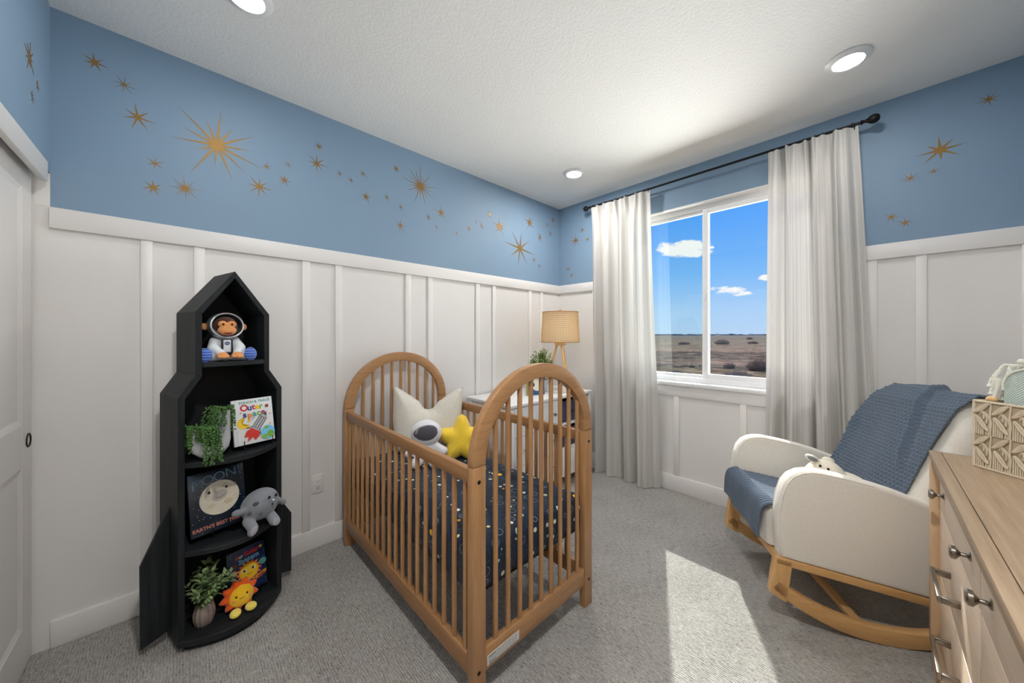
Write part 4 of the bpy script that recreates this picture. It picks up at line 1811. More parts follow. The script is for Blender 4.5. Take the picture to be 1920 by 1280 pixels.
m.ell((.028, -.0535, .098), (.0034, .003, .004), None, 10, 6)
m.build('face_beads', M['eye_black'], t)
m = MB(); m.ell((.032, -.0525, .114), (.0042, .004, .0036), None, 10, 6)
m.build('nose', M['plush_white'], t)
m = MB()
for x, z, r in ((-.030, .118, .012), (-.052, .085, .008), (.060, .085, .008), (-.014, .070, .007)):
    q = max(0.05, 1 - (x / .082) ** 2 - ((z - .088) / .07) ** 2)
    m.ell((x, -.052 * math.sqrt(q) - .0005, z), (r, .0022, r * .75), None, 14, 8)
m.build('crater_patches', M['visor_grey'], t)
m = MB(); m.ell((.037, -.0715, .022), (.015, .003, .016), None, 16, 8)
m.build('foot_sole', M['plush_grey_light'], t)
m = MB(); m.ell((-.047, -.0745, .021), (.012, .003, .020), (0, .4, 0), 16, 8)
m.build('foot_sole', M['plush_grey_light'], t)

# sun toy
t = thing('sun_plush', 'small orange plush sun with a yellow smiling face in front of the sun book', 'soft toy', rk(.188, -.012, .052), RANG - .12)
ol = []
for k in range(9):
    a = PI / 2 + 2 * PI * k / 9
    for da, r in ((-.12, .070), (0, .077), (.12, .070), (2 * PI / 18, .056)):
        ol.append((r * math.cos(a + da + .25), .068 + r * .93 * math.sin(a + da + .25)))
inflate('sun_rays', ol, .042, M['plush_orange'], frame_fn(.24), t, .005, .5, .02)
fr = frame_fn(.24)
m = MB()
q = Matrix.Rotation(-.24, 4, 'X')
m.ell(fr(.004, .064, .012), (.049, .026, .047), (-.24, 0, 0), 28, 16)
m.build('sun_face', M['plush_sun'], t)
m = MB()
for x in (-.019, .022):
    m.ell(fr(x, .071, .0355), (.0042, .003, .0048), None, 12, 8)
m.build('eyes', M['eye_black'], t)
m = MB(); m.tube([fr(-.008, .061, .0375), fr(.0, .057, .0382), fr(.010, .061, .0375)], .0011, 6)
m.build('smile', M['eye_black'], t)
m = MB()
for x in (-.028, .031):
    m.ell(fr(x, .058, .0335), (.006, .0022, .0045), None, 10, 6)
m.build('cheeks', lam('pink_felt', S(238, 150, 120), .9), t)
for x in (-.026, .032):
    m = MB(); m.ell((x, -.036, .017), (.022, .026, .016), (0, 0, x * 8), 18, 10)
    m.build('paw', M['plush_pale'], t)


# ------------------------------------------------------------------ plants
def sprig_plant(foliage_name, parent, base, n, height, spread, mat, leafL, leafW, seed, lean=(0, 0), stem_mat='stem', lim=None):
    rnd = random.Random(seed)
    m, st = MB(), MB()
    for k in range(n):
        a = rnd.uniform(0, 2 * PI)
        q = rnd.uniform(.15, 1)
        h = height * rnd.uniform(.55, 1.0) * (1 - .35 * q)
        tip = Vector((spread * q * math.cos(a) + lean[0], spread * q * math.sin(a) + lean[1], h))
        if lim:
            tip.x = min(max(tip.x, lim[0]), lim[1]); tip.y = min(max(tip.y, lim[2]), lim[3])
        b0 = Vector(base) + Vector((rnd.uniform(-.012, .012), rnd.uniform(-.012, .012), 0))
        pts = []
        for j in range(7):
            f = j / 6
            p = b0 + Vector((tip.x * f ** 1.3, tip.y * f ** 1.3, tip.z * f))
            pts.append(p)
        st.tube(pts, [.0012] * 6 + [.0006], 5)
        for j in range(1, 7):
            d = (pts[j] - pts[j - 1]).normalized()
            for w in range(4):
                aa = rnd.uniform(0, 2 * PI)
                s1 = d.orthogonal().normalized()
                s2 = d.cross(s1)
                dd = (s1 * math.cos(aa) + s2 * math.sin(aa)) * .9 + d * .5
                leaf(m, pts[j] - (pts[j] - pts[j - 1]) * rnd.random(), dd, Vector((0, 0, 1)), leafL * rnd.uniform(.7, 1.2), leafW * rnd.uniform(.7, 1.2))
    m.build(foliage_name, mat, parent, smooth=0, recalc=False)
    st.build('stems', M[stem_mat], parent)


t = thing('potted_plant', 'bushy sage-green plant in a fluted grey vase on the lowest rocket shelf', 'plant', rk(.070, .035, .052), RANG)
m = MB()
m.lathe([(.0, .0), (.026, .0), (.030, .004), (.037, .035), (.038, .055), (.031, .086), (.026, .092), (.021, .090), (.022, .060), (.0, .058)],
        seg=72, flute=lambda a: .055 * math.cos(12 * a))
m.build('fluted_vase', M['pot_grey'], t)
sprig_plant('foliage', t, (0, 0, .082), 38, .205, .095, M['leaf_b'], .028, .017, 3, (.015, -.01), lim=(-.060, .11, -.1, .1))

# trailing plant in a pale two-armed planter
t = thing('trailing_plant', 'pale U-shaped ceramic planter overgrown with trailing green string plant on the second shelf', 'plant', rk(.086, -.012, .795), RANG - .1)
m = MB()
# U of two upright tubes joined below: left arm short, right arm tall
pts = [(-.050, 0, .140), (-.050, 0, .075), (-.045, 0, .050), (-.028, 0, .032), (-.002, 0, .026), (.020, 0, .032), (.036, 0, .050), (.040, 0, .075), (.041, 0, .205)]
m.tube(pts, [.025, .027, .027, .026, .026, .025, .024, .023, .021], 24, up=(0, 1, 0))
m.build('planter', M['pot_pale'], t)
m = MB()
m.tube([(-.050, 0, .141), (-.050, 0, .1435)], .021, 20); m.tube([(.041, 0, .206), (.041, 0, .2085)], .017, 20)
m.build('soil', lam('dark_soil', S(46, 38, 30), .95), t)


def trail(parent, seed):
    rnd = random.Random(seed)
    m, st = MB(), MB()
    strands = []
    for k in range(24):
        a = rnd.uniform(PI, 2 * PI) if k % 4 else rnd.uniform(0, PI)
        strands.append(((-.050, 0, .137), a, rnd.uniform(.06, .135)))
    for k in range(13):
        a = rnd.uniform(PI * .9, 2.1 * PI)
        strands.append(((.041, 0, .207), a, rnd.uniform(.06, .19)))
    for k in range(7):      # the long bunch that hangs over the shelf edge
        strands.append(((-.030 + rnd.uniform(-.01, .016), -.02, .128), 1.5 * PI + rnd.uniform(-.3, .4), rnd.uniform(.15, .19)))
    for c, a, L in strands:
        c = Vector(c)
        d = Vector((math.cos(a), math.sin(a), 0))
        p = c + d * .01
        pts = [p.copy()]
        n = max(6, int(L / .009))
        for j in range(n):
            f = j / n
            v = d * (1.0 - f * 1.6 if f < .55 else .06) + Vector((0, 0, .9 - f * 4.6 if f < .4 else -1))
            v.normalize()
            p = p + v * .009 * 1.15 + Vector((rnd.uniform(-.0015, .0015), rnd.uniform(-.0015, .0015), 0))
            if p.z < .006 and p.y > -.055:
                p.z = .006
                p = p + d * .005
            p.y = min(p.y, .07)
            p.x = min(max(p.x, -.080), .062)
            pts.append(p.copy())
        st.tube(pts, .0008, 4)
        for q in pts[1:]:
            for w in range(3):
                s = q + Vector((rnd.uniform(-.007, .007), rnd.uniform(-.007, .007), rnd.uniform(-.004, .004)))
                m.ell(s, (.0036, .0028, .0042), None, 6, 4)
    m.build('leaf_beads', M['leaf_a'], parent, smooth=180, recalc=False)
    st.build('stems', M['stem'], parent)


trail(t, 4)
# a few upright tufts
# ================================================================== WHITE DRESSER IN THE CORNER
WDX0, WDX1, WDY0, WDY1, WDZ = 1.750, 2.830, 1.845, 2.400, .810
wd = thing('white_dresser', 'white dresser with drawers and open bin cubbies standing behind the crib in the far corner', 'dresser', (WDX0, WDY0, 0))
W_, D_ = WDX1 - WDX0, WDY1 - WDY0
wl = M['white_lacquer']
cbox('top', -.0, W_, -.0, D_, WDZ - .022, WDZ, wl, wd)
cbox('back_panel', .03, W_ - .03, D_ - .03, D_ - .02, .09, WDZ - .022, wl, wd)
for x in (.012, W_ - .052):
    for y in (.014, D_ - .054):
        cbox('leg', x, x + .040, y, y + .040, 0, WDZ - .022, wl, wd)
cbox('side_panel', .018, .034, .05, D_ - .05, .095, WDZ - .022, wl, wd)
cbox('end_panel', W_ - .030, W_ - .020, .05, D_ - .05, .095, .36, wl, wd)
DIVX = .628
cbox('divider', DIVX - .009, DIVX + .009, .020, D_ - .03, .095, WDZ - .022, wl, wd)
cbox('bottom_panel', .03, W_ - .03, .02, D_ - .03, .095, .112, wl, wd)
for z in (.558, .340):
    cbox('shelf', DIVX, W_ - .03, .022, D_ - .03, z - .016, z, wl, wd)
cbox('front_board', DIVX + .012, W_ - .05, .018, .034, .112, .322, wl, wd)
for z0, z1 in ((.560, .782), (.338, .556), (.114, .334)):
    m = MB(); m.box(.054, DIVX - .012, .010, .028, z0, z1, .002)
    dr = m.build('drawer', wl, wd, smooth=0)
    for x in (.16, DIVX - .12):
        k = MB()
        k.lathe([(.006, 0), (.005, .010), (.013, .016), (.0145, .022), (.009, .027), (0, .028)], seg=20)
        T = Matrix.Translation((x, .010, (z0 + z1) / 2)) @ Matrix.Rotation(PI / 2, 4, 'X')
        bmesh.ops.transform(k.bm, matrix=T, verts=k.bm.verts)
        k.build('knob', M['nickel'], dr)
for (z, lab) in ((.5605, 'navy cloth storage bin in the upper open cubby of the white dresser'), (.3425, 'navy cloth storage bin in the middle open cubby of the white dresser')):
    b = thing('storage_bin', lab, 'bin', (WDX0 + DIVX + .19, WDY0 + .23, z), group='navy bins in the white dresser')
    h = .185 if z > .5 else .16
    m = MB()
    x0, x1, y0, y1 = -.150, .150, -.18, .19
    m.box(x0, x1, y0, y1, 0, .005)
    for q in ((x0, x1, y0, y0 + .006), (x0, x1, y1 - .006, y1), (x0, x0 + .006, y0 + .006, y1 - .006), (x1 - .006, x1, y0 + .006, y1 - .006)):
        m.box(*q, .004, h)
    m.build('bin_body', M['navy_bin'], b, smooth=0)
    m = MB(); m.tube([(-.04, y0 - .001, h * .6), (-.03, y0 - .012, h * .52), (.03, y0 - .012, h * .52), (.04, y0 - .001, h * .6)], .005, 8)
    m.build('handle', M['black_plastic'], b)

# table lamp with a cane shade
LX, LY = 2.585, 2.045
lampt = thing('table_lamp', 'wooden tripod table lamp with a woven cane drum shade on the white dresser', 'lamp', (LX, LY, WDZ), math.radians(-18))
HUB = .435
m = MB(); m.lathe([(.0, HUB - .006), (.050, HUB - .006), (.052, HUB), (.052, HUB + .020), (.048, HUB + .024), (0, HUB + .024)], seg=32)
m.build('hub', M['lamp_wood'], lampt)
for k, a in enumerate((20, 150, 262)):
    a = math.radians(a)
    m = MB()
    m.tube([(.030 * math.cos(a), .030 * math.sin(a), HUB + .004), (.150 * math.cos(a), .150 * math.sin(a), .004)], [.0125, .0095], 14)
    m.build('leg', M['lamp_wood'], lampt)
m = MB(); m.tube([(0, 0, HUB + .02), (0, 0, .735)], .006, 10); m.tube([(0, 0, HUB + .02), (0, 0, HUB + .09)], .018, 16)
m.build('lamp_socket', M['nickel'], lampt)
SZ0, SZ1, SR0, SR1 = .462, .742, .180, .166
m = MB()
n = 64
o0 = [Vector((SR0 * .985 * math.cos(2 * PI * k / n), SR0 * .985 * math.sin(2 * PI * k / n), SZ0 + .004)) for k in range(n)]
o1 = [Vector((SR1 * .985 * math.cos(2 * PI * k / n), SR1 * .985 * math.sin(2 * PI * k / n), SZ1 - .004)) for k in range(n)]
a_ = [m.bm.verts.new(p) for p in o0]; b_ = [m.bm.verts.new(p) for p in o1]
m.bridge(a_, b_)


def make_liner():
    t = NT('translucent_shade_liner')
    d = t.new('ShaderNodeBsdfDiffuse'); d.inputs['Color'].default_value = S(252, 246, 232)
    r = t.new('ShaderNodeBsdfTranslucent'); r.inputs['Color'].default_value = S(252, 242, 222)
    x = t.new('ShaderNodeMixShader'); x.inputs[0].default_value = .5
    t.link(d.outputs[0], x.inputs[1]); t.link(r.outputs[0], x.inputs[2]); t.link(x.outputs[0], t.out.inputs['Surface'])
    return t.m


sh = m.build('lamp_shade', make_liner(), lampt, smooth=180)
m = MB()
nv, nh = 76, 15
for k in range(nv):
    a = 2 * PI * k / nv
    for da in (-.010, .010):
        c, s = math.cos(a + da), math.sin(a + da)
        m.tube([(SR0 * c, SR0 * s, SZ0), (SR1 * c, SR1 * s, SZ1)], .0016, 4, cap=False)
for j in range(nh + 1):
    f = j / nh
    for dz in (-.0028, .0028):
        z = SZ0 + (SZ1 - SZ0) * f + dz * (0 if j in (0, nh) else 1)
        r = SR0 + (SR1 - SR0) * f + .001
        m.tube([(r * math.cos(2 * PI * k / 48), r * math.sin(2 * PI * k / 48), z) for k in range(48)], .0016 if 0 < j < nh else .005, 5, closed=True)
m.build('cane_weave', M['cane'], sh, smooth=60)
m = MB()
m.tube([(0, 0, .73), (0, 0, .752)], .004, 8)
m.ell((0, 0, .762), (.012, .012, .013), None, 16, 10)
for k in range(3):
    a = 2 * PI * k / 3
    m.tube([(0, 0, SZ1 - .012), (SR1 * .97 * math.cos(a), SR1 * .97 * math.sin(a), SZ1 - .008)], .002, 6)
m.build('finial', M['lamp_wood'], lampt)
# faint point lamp added inside to lighten the shade
bd = bpy.data.lights.new('shade_fill', 'POINT'); bd.energy = .9; bd.color = (1.0, .94, .84); bd.shadow_soft_size = .03
bo = bpy.data.objects.new('shade_fill', bd); COL.objects.link(bo); bo.parent = lampt; bo.location = (0, 0, .58)

# plant behind the crib arch
t = thing('potted_plant', 'pale green bushy plant beside the cane lamp on the white dresser', 'plant', (2.405, 2.12, WDZ))
m = MB()
m.lathe([(0, 0), (.048, 0), (.052, .006), (.060, .10), (.060, .115), (.054, .115), (.052, .095), (0, .09)], seg=32)
m.build('pot', M['pot_pale'], t)
sprig_plant('foliage', t, (0, 0, .10), 110, .34, .125, M["leaf_c"], .030, .017, 9)

# book standing upright in front of the plant
b = thing('picture_book', 'blue picture book with a white cartoon animal standing upright on the white dresser', 'book', (2.235, 2.035, WDZ + .002), rot=(-.10, 0, math.radians(-24)))
bw, bh = .165, .20
cv = plain('teal_blue_cover', S(32, 88, 126), .35, var=.1)
m = MB(); m.box(-bw / 2, bw / 2, 0, .0025, 0, bh, .001); m.build('front_cover', cv, b)
m = MB(); m.box(-bw / 2, bw / 2, .0195, .022, 0, bh, .001); m.build('back_cover', cv, b)
m = MB(); m.box(-bw / 2 - .002, -bw / 2 + .002, 0, .022, 0, bh, .001); m.build('spine', lam('ink_olive', S(150, 142, 66)), b)
m = MB(); m.box(-bw / 2 + .002, bw / 2 - .004, .0025, .0195, .003, bh - .003); m.build('page_block', M['paper'], b, smooth=0)
A = Art(lambda u, v, q: Vector((u, -q, v)))
A.poly([(-bw / 2, .0), (-bw / 2 + .022, .0), (-bw / 2 + .022, bh), (-bw / 2, bh)], lam('ink_olive', S(150, 142, 66)))
A.ellipse((.012, .085), .048, .050, lam('ink_ivory', S(228, 224, 206)))
A.ellipse((.012, .142), .032, .030, lam('ink_ivory', S(228, 224, 206)))
for x in (-.012, .036):
    A.ellipse((x, .168), .011, .011, blk)
for x in (.0, .024):
    A.ellipse((x, .145), .006, .008, blk)
A.ellipse((.012, .130), .005, .003, blk); A.ellipse((-.026, .095), .012, .022, blk, .4); A.ellipse((.05, .095), .012, .022, blk, -.4)
A.build('cover_picture', b)

# ================================================================== CURTAINS
RX, RZ = 2.955, 2.618
rod = thing('curtain_rod', 'thin dark bronze curtain rod with round finials above the window', 'curtain rod', (RX, .99, RZ))
m = MB(); m.tube([(0, -.940, 0), (0, .962, 0)], .0085, 14)
m.build('rod', M['black_metal'], rod)
for sy, e in ((-1, -.94), (1, .962)):
    m = MB()
    prof = [(.0085, 0), (.013, .002), (.014, .007), (.010, .011), (.0085, .02), (.012, .026), (.012, .030), (.022, .040), (.0265, .054), (.025, .068), (.015, .080), (0, .084)]
    T = Matrix.Translation((0, e, 0)) @ Matrix.Rotation(-sy * PI / 2, 4, 'X')
    m.lathe(prof, seg=24)
    bmesh.ops.transform(m.bm, matrix=T, verts=m.bm.verts)
    m.build('finial', M['black_metal'], rod)
for y in (-.905, .930):
    m = MB()
    m.tube([(0, y, -.004), (.03, y, -.02), (XE - RX, y, -.022)], .006, 8)
    m.tube([(XE - RX - .006, y, -.022), (XE - RX, y, -.022)], .022, 18)
    m.tube([(0, y - .006, 0), (0, y + .006, 0)], .013, 14)
    m.build('wall_bracket', M['black_metal'], rod)


def curtain(label, yc, top_w, profile, seed, y_rings, nfold):
    """pinch-pleated sheer panel; profile: list of (z, left y, right y, fold depth)"""
    t = thing('curtain', label, 'curtain', (RX, yc, 0), group='white sheer curtains at the window')
    rnd = random.Random(seed)
    nu, nv = 240, 64
    ph = rnd.uniform(0, 6)
    zs = np.linspace(RZ - .012, .004, nv)
    P = np.zeros((nu, nv, 3)); U = np.zeros((nu, nv, 2))
    zz = [p[0] for p in profile][::-1]
    kk = [rnd.uniform(.7, 1.3) for _ in range(nfold + 2)]
    for j, z in enumerate(zs):
        lo = np.interp(z, zz, [p[1] for p in profile][::-1])
        hi = np.interp(z, zz, [p[2] for p in profile][::-1])
        dp = np.interp(z, zz, [p[3] for p in profile][::-1])
        u = np.linspace(0, 1, nu)
        fold = np.sin(2 * PI * nfold * u + .9 * np.sin(2 * PI * u * 2 + ph) + .25 * math.sin(z * 2 + ph))
        fold2 = np.sin(2 * PI * nfold * 2.3 * u + 1.7 * ph + z * .6)
        top = np.exp(-(RZ - z) / .10)
        pinch = np.sin(2 * PI * nfold * u + .9 * np.sin(2 * PI * u * 2 + ph)) ** 2
        x = dp * (fold * (1 - .55 * top) + .28 * fold2) - .004
        x = x - top * .012 * (1 - pinch)
        yy_ = lo + (hi - lo) * u
        near = math.exp(-((RZ - z) / .11) ** 2)
        for yr in y_rings[1:-1]:
            x = x - near * .026 * np.exp(-((yy_ - yr) / .013) ** 2) + near * .010 * np.exp(-((yy_ - yr - .024) / .012) ** 2)
        y = lo + (hi - lo) * u + .35 * dp * np.cos(2 * PI * nfold * u + ph) * np.sin(PI * u)
        P[:, j, 0] = x; P[:, j, 1] = y - yc; P[:, j, 2] = z
        U[:, j, 0] = u * top_w * 1.6; U[:, j, 1] = z
    m = MB()
    V = m.grid(P)
    uvl = m.bm.loops.layers.uv.new('UVMap')
    idx = {}
    for i in range(nu):
        for j in range(nv):
            idx[V[i][j]] = (i, j)
    for f in m.bm.faces:
        for l in f.loops:
            i, j = idx[l.vert]
            l[uvl].uv = U[i, j]
    m.build('curtain_panel', M['curtain'], t, smooth=180)
    # doubled hem at the foot
    jh = int(nv * .955)
    m = MB()
    H = P[:, jh:, :].copy()
    H[:, :, 0] -= .0018
    V = m.grid(H)
    uvl = m.bm.loops.layers.uv.new('UVMap')
    for i in range(nu):
        for j in range(H.shape[1]):
            idx[V[i][j]] = (i, j + jh)
    for f in m.bm.faces:
        for l in f.loops:
            i, j = idx[l.vert]
            l[uvl].uv = U[i, j]
    m.build('hem', M['curtain'], t, smooth=180)
    for y in y_rings:
        r = MB()
        r.tube([(.0135 * math.cos(2 * PI * k / 20), y - yc, RZ + .0135 * math.sin(2 * PI * k / 20) - .003) for k in range(20)], .0024, 6, closed=True)
        r.tube([(0, y - yc, RZ - .0165), (-.002, y - yc, RZ - .03)], .002, 6)
        r.build('curtain_ring', M['black_metal'], t)
    return t


curtain('left white sheer curtain hanging by the corner, reaching the carpet', 1.62, .62,
        [(RZ, 1.345, 1.945, .018), (2.3, 1.342, 1.935, .030), (1.65, 1.325, 1.93, .038), (.8, 1.29, 1.92, .046), (0, 1.275, 1.905, .055)], 3,
        [1.36, 1.46, 1.57, 1.68, 1.79, 1.86, 1.93], 4)
curtain('right white sheer curtain hanging behind the rocking chair', .25, .50,
        [(RZ, .06, .502, .022), (2.3, .045, .505, .032), (1.2, .0, .515, .042), (.5, -.03, .525, .050), (0, -.05, .53, .058)], 8,
        [.075, .15, .22, .255, .31, .40, .485], 4)
# ================================================================== ROCKING CHAIR
CA = math.radians(32)
CO = Vector((2.142, .023, 0))
# local x: across the seat towards the window, local y: the way the chair faces
chair = thing('rocking_chair', 'cream boucle rocking chair with oak rockers standing beside the window', 'chair', CO, CA)
CW = .625
fy = lambda u, v, d: Vector((d, u, v))


def rocker_pts(r, s0, s1, n=26, sc=-.105, R=.68):
    return [(sc + (k_ - sc), k_) for k_ in (0,)] if False else [(s, R - math.sqrt(R * R - (s - sc) ** 2) + r) for s in [s0 + (s1 - s0) * i / n for i in range(n + 1)]]


def rail_z(s):           # underside line of the upholstery, the chair rests tipped back
    return .319 + (s - .313) * .167


for k, (x0, x1) in enumerate(((0.004, .046), (CW - .046, CW - .004))):
    m = MB()
    lo = rocker_pts(0, -.50, .352)
    hi = rocker_pts(.066, -.50, .318)
    m.band(lo, hi, x0, x1, fy)
    m.bevel(.006, 2, 50)
    rk_ = m.build('rocker', M['oak_y'], chair)
    # front leg rising from the rocker tip, rear leg and the seat rail
    m = MB()
    m.prism([(.353, .150), (.286, .110), (.262, rail_z(.262) - .004), (.330, rail_z(.330) - .004)], x0, x1, fy)
    m.bevel(.006, 2)
    m.build('leg', M['oak_z'], chair)
    m = MB()
    m.prism([(-.40, .100), (-.46, .135), (-.43, rail_z(-.43) - .004), (-.36, rail_z(-.36) - .004)], x0, x1, fy)
    m.bevel(.006, 2)
    m.build('leg', M['oak_z'], chair)
    m = MB()
    m.prism([(.330, rail_z(.330)), (.330, rail_z(.330) - .034), (-.47, rail_z(-.47) - .034), (-.47, rail_z(-.47))], x0, x1, fy)
    m.bevel(.004, 2)
    m.build('side_rail', M['oak_y'], chair)
m = MB(); m.box(.045, CW - .045, .292, .322, rail_z(.30) - .034, rail_z(.30), .004)
m.build('front_rail', M['oak_x'], chair)
m = MB(); m.box(.040, CW - .040, -.02, .016, .044, .066, .003)
m.build('stretcher', M['oak_x'], chair)
m = MB(); m.box(.040, CW - .040, -.43, -.396, .16, .19, .003)
m.build('stretcher', M['oak_x'], chair)

# upholstered arm panels
arm = [(.313, rail_z(.313)), (.323, .42), (.321, .52), (.310, .60), (.292, .660), (.266, .698), (.231, .719), (.19, .727), (.155, .726), (.072, .713), (-.036, .690), (-.114, .668), (-.215, .630), (-.32, .590), (-.43, .545), (-.485, .50), (-.49, .36), (-.475, rail_z(-.475))]


def soft_panel(name, pts, x0, x1, r, parent, mat):
    m = MB()
    m.prism(pts, x0, x1, fy)
    bmesh.ops.recalc_face_normals(m.bm, faces=m.bm.faces)
    rim = [e for e in m.bm.edges if len(e.link_faces) == 2 and any(len(f.verts) > 6 for f in e.link_faces)]
    bmesh.ops.bevel(m.bm, geom=rim, offset=r, segments=5, affect='EDGES', profile=.5, clamp_overlap=True)
    return m.build(name, M[mat], parent, smooth=60)


for x0, x1 in ((0, .074), (CW - .074, CW)):
    a = soft_panel('armrest', arm, x0, x1, .022, chair, 'boucle')
    # piped seam along the front edge of the arm
    for xx in (x0 + .004, x1 - .004):
        p = MB()
        p.tube([(xx, s * 1.0, z) for s, z in [(.309, .35), (.316, .42), (.314, .52), (.304, .60), (.287, .655), (.262, .690), (.229, .710), (.19, .718), (.155, .717), (.072, .704), (-.036, .681)]], .0034, 6)
        p.build('seam_piping', M['boucle'], a)

# seat
def cushion(name, P0, w, prof_lo, prof_hi, mat, parent, crown=.02):
    pass


def soft_box(name, x0, x1, side, crown, mat, parent, nx=24, r=.03):
    """side: closed outline in the y,z plane, swept across x with rounded cheeks"""
    pts = [Vector((p[0], p[1])) for p in side]
    c = sum(pts, Vector((0, 0))) / len(pts)
    m = MB()
    rings = []
    for i in range(nx + 1):
        f = i / nx
        x = x0 + (x1 - x0) * f
        e = min(x - x0, x1 - x)
        q = 1.0
        if e < r:
            q = 1 - (1 - math.sqrt(max(0, 1 - (1 - e / r) ** 2))) * .35
        g = 1 + crown * math.sin(PI * f)
        rings.append([m.bm.verts.new((x, c.x + (p.x - c.x) * q * (g if True else 1), c.y + (p.y - c.y) * q * g)) for p in pts])
    for a, b in zip(rings[:-1], rings[1:]):
        m.bridge(a, b)
    m.face(list(reversed(rings[0]))); m.face(rings[-1])
    return m.build(name, M[mat], parent, smooth=60)


def round_poly(pts, r, n=6):
    out_ = []
    N = len(pts)
    for i in range(N):
        p = Vector(pts[i]); a = Vector(pts[i - 1]); b = Vector(pts[(i + 1) % N])
        rr = r[i] if isinstance(r, (list, tuple)) else r
        da, db = (a - p).normalized(), (b - p).normalized()
        for k in range(n + 1):
            f = k / n
            out_.append((p + da * rr * (1 - f) ** 2 + db * rr * f ** 2)[:])
    return out_


seat = round_poly([(.336, rail_z(.33) + .004), (.340, .510), (-.27, .430), (-.27, rail_z(-.27) + .004)], [.02, .055, .02, .02])
soft_box('seat_cushion', .070, CW - .070, seat, .02, 'boucle', chair)
# back: leans from behind the seat to its rounded top
BW0, BW1 = .030, CW - .030


def back_line(h):
    """front face of the backrest: y for a height z"""
    return -.135 - (h - .43) * .452


def make_back():
    m = MB()
    nx, nz = 40, 40
    front = np.zeros((nx, nz, 3)); rear = np.zeros((nx, nz, 3))
    for i in range(nx):
        u = -1 + 2 * i / (nx - 1)
        for j in range(nz):
            v = j / (nz - 1)
            ztop = 1.046
            # rounded shoulders
            if abs(u) > .52:
                e = (abs(u) - .52) / .48
                ztop -= .20 * (1 - math.sqrt(max(0, 1 - min(1, e) ** 2)))
            z = .40 + (ztop - .40) * v
            hw = (BW1 - BW0) / 2
            x = (BW0 + BW1) / 2 + hw * u
            ee = min((1 - abs(u)) * hw, (ztop - z))
            round_ = 1 - math.sqrt(max(0, 1 - (1 - min(1, ee / .055)) ** 2))
            y = back_line(z)
            bulge = .018 * (1 - u * u) * math.sin(PI * min(1, v * 1.05))
            front[i, j] = (x, y + bulge - .055 * round_, z)
            rear[i, j] = (x, y - .115 + .055 * round_ - .01 * (1 - u * u), z - .012)
    F_ = m.grid(front); R_ = m.grid(rear)
    for j in range(nz - 1):
        for i in (0, nx - 1):
            m.face([F_[i][j], F_[i][j + 1], R_[i][j + 1], R_[i][j]])
    for i in range(nx - 1):
        for j in (0, nz - 1):
            m.face([F_[i][j], F_[i + 1][j], R_[i + 1][j], R_[i][j]])
    return m.build('backrest', M['boucle'], chair, smooth=180)


make_back()

# ------------------------------------------------------------------ knitted throw over the back and the seat


def knit_sheet(name, path, x_lo, x_hi, parent, cell=.0185, amp=.0065, ribs=False, thick=.009, drop=None, mat='knit'):
    """path: polyline in the y,z plane, x_lo / x_hi give the edges along the path fraction; real basket-stitch relief"""
    P = np.array(path, float)
    seg = np.hypot(*(P[1:] - P[:-1]).T)
    cum = np.concatenate([[0], np.cumsum(seg)])
    L = cum[-1]
    nv = int(L / cell * 6); nu = int(abs(np.mean([a for _, a in x_hi]) - np.mean([a for _, a in x_lo])) / cell * 6)
    s = np.linspace(0, L, nv)
    y = np.interp(s, cum, P[:, 0]); z = np.interp(s, cum, P[:, 1])
    # soften the corners
    for _ in range(max(4, int(.02 / (L / nv)))):
        y[1:-1] = (y[:-2] + 2 * y[1:-1] + y[2:]) / 4; z[1:-1] = (z[:-2] + 2 * z[1:-1] + z[2:]) / 4
    ty, tz = np.gradient(y), np.gradient(z)
    tl = np.hypot(ty, tz); ty, tz = ty / tl, tz / tl
    ny_, nz_ = tz, -ty
    if np.mean(nz_) < 0 and np.mean(ny_) < 0:
        ny_, nz_ = -ny_, -nz_
    fr = s / L
    lo = np.interp(fr, [a for a, _ in x_lo], [b for _, b in x_lo]); hi = np.interp(fr, [a for a, _ in x_hi], [b for _, b in x_hi])
    u = np.linspace(0, 1, nu)[:, None]
    X = lo[None] + (hi - lo)[None] * u
    du = u * abs(np.mean(hi - lo)) * np.ones_like(X)
    sv = s[None] * np.ones_like(X)
    if ribs:
        h = amp * np.abs(np.sin(PI * du / cell)) + .0008 * np.sin(2 * PI * sv / .006)
    else:
        row = np.floor(sv / cell)
        h = amp * np.abs(np.sin(PI * sv / cell)) ** .8 * np.abs(np.sin(PI * (du / cell + .5 * (row % 2)))) ** .8
    # slow folds and a raised crease
    folds = .006 * np.sin(du * 23 + sv * 5) + .004 * np.sin(sv * 13 - du * 9)
    if drop is not None:
        folds = folds + drop(X, sv, L)
    off = thick + h + folds
    G = np.zeros((nu, nv, 3))
    G[:, :, 0] = X; G[:, :, 1] = y[None] + ny_[None] * off; G[:, :, 2] = z[None] + nz_[None] * off
    m = MB()
    m.grid(G)
    # underside and rolled edge
    o = m.build(name, M[mat], parent, smooth=180, recalc=False)
    so = o.modifiers.new('thickness', 'SOLIDIFY'); so.thickness = .006; so.offset = -1 if True else 1
    return o


throw = thing('throw_blanket', 'chunky blue knitted throw draped over the back and seat of the rocking chair', 'blanket', CO, CA)
# over the top of the back, down its face, along the seat and over its front edge
path = [(back_line(.80) - .125, .80), (back_line(.99) - .122, .99), (back_line(1.045) - .085, 1.062), (back_line(1.055) - .035, 1.066), (back_line(1.0) + .008, 1.01), (back_line(.90) + .016, .90), (back_line(.75) + .018, .75), (back_line(.60) + .018, .60),
        (back_line(.49) + .03, .485), (-.06, .466), (.08, .482), (.20, .498), (.30, .512), (.345, .512)]


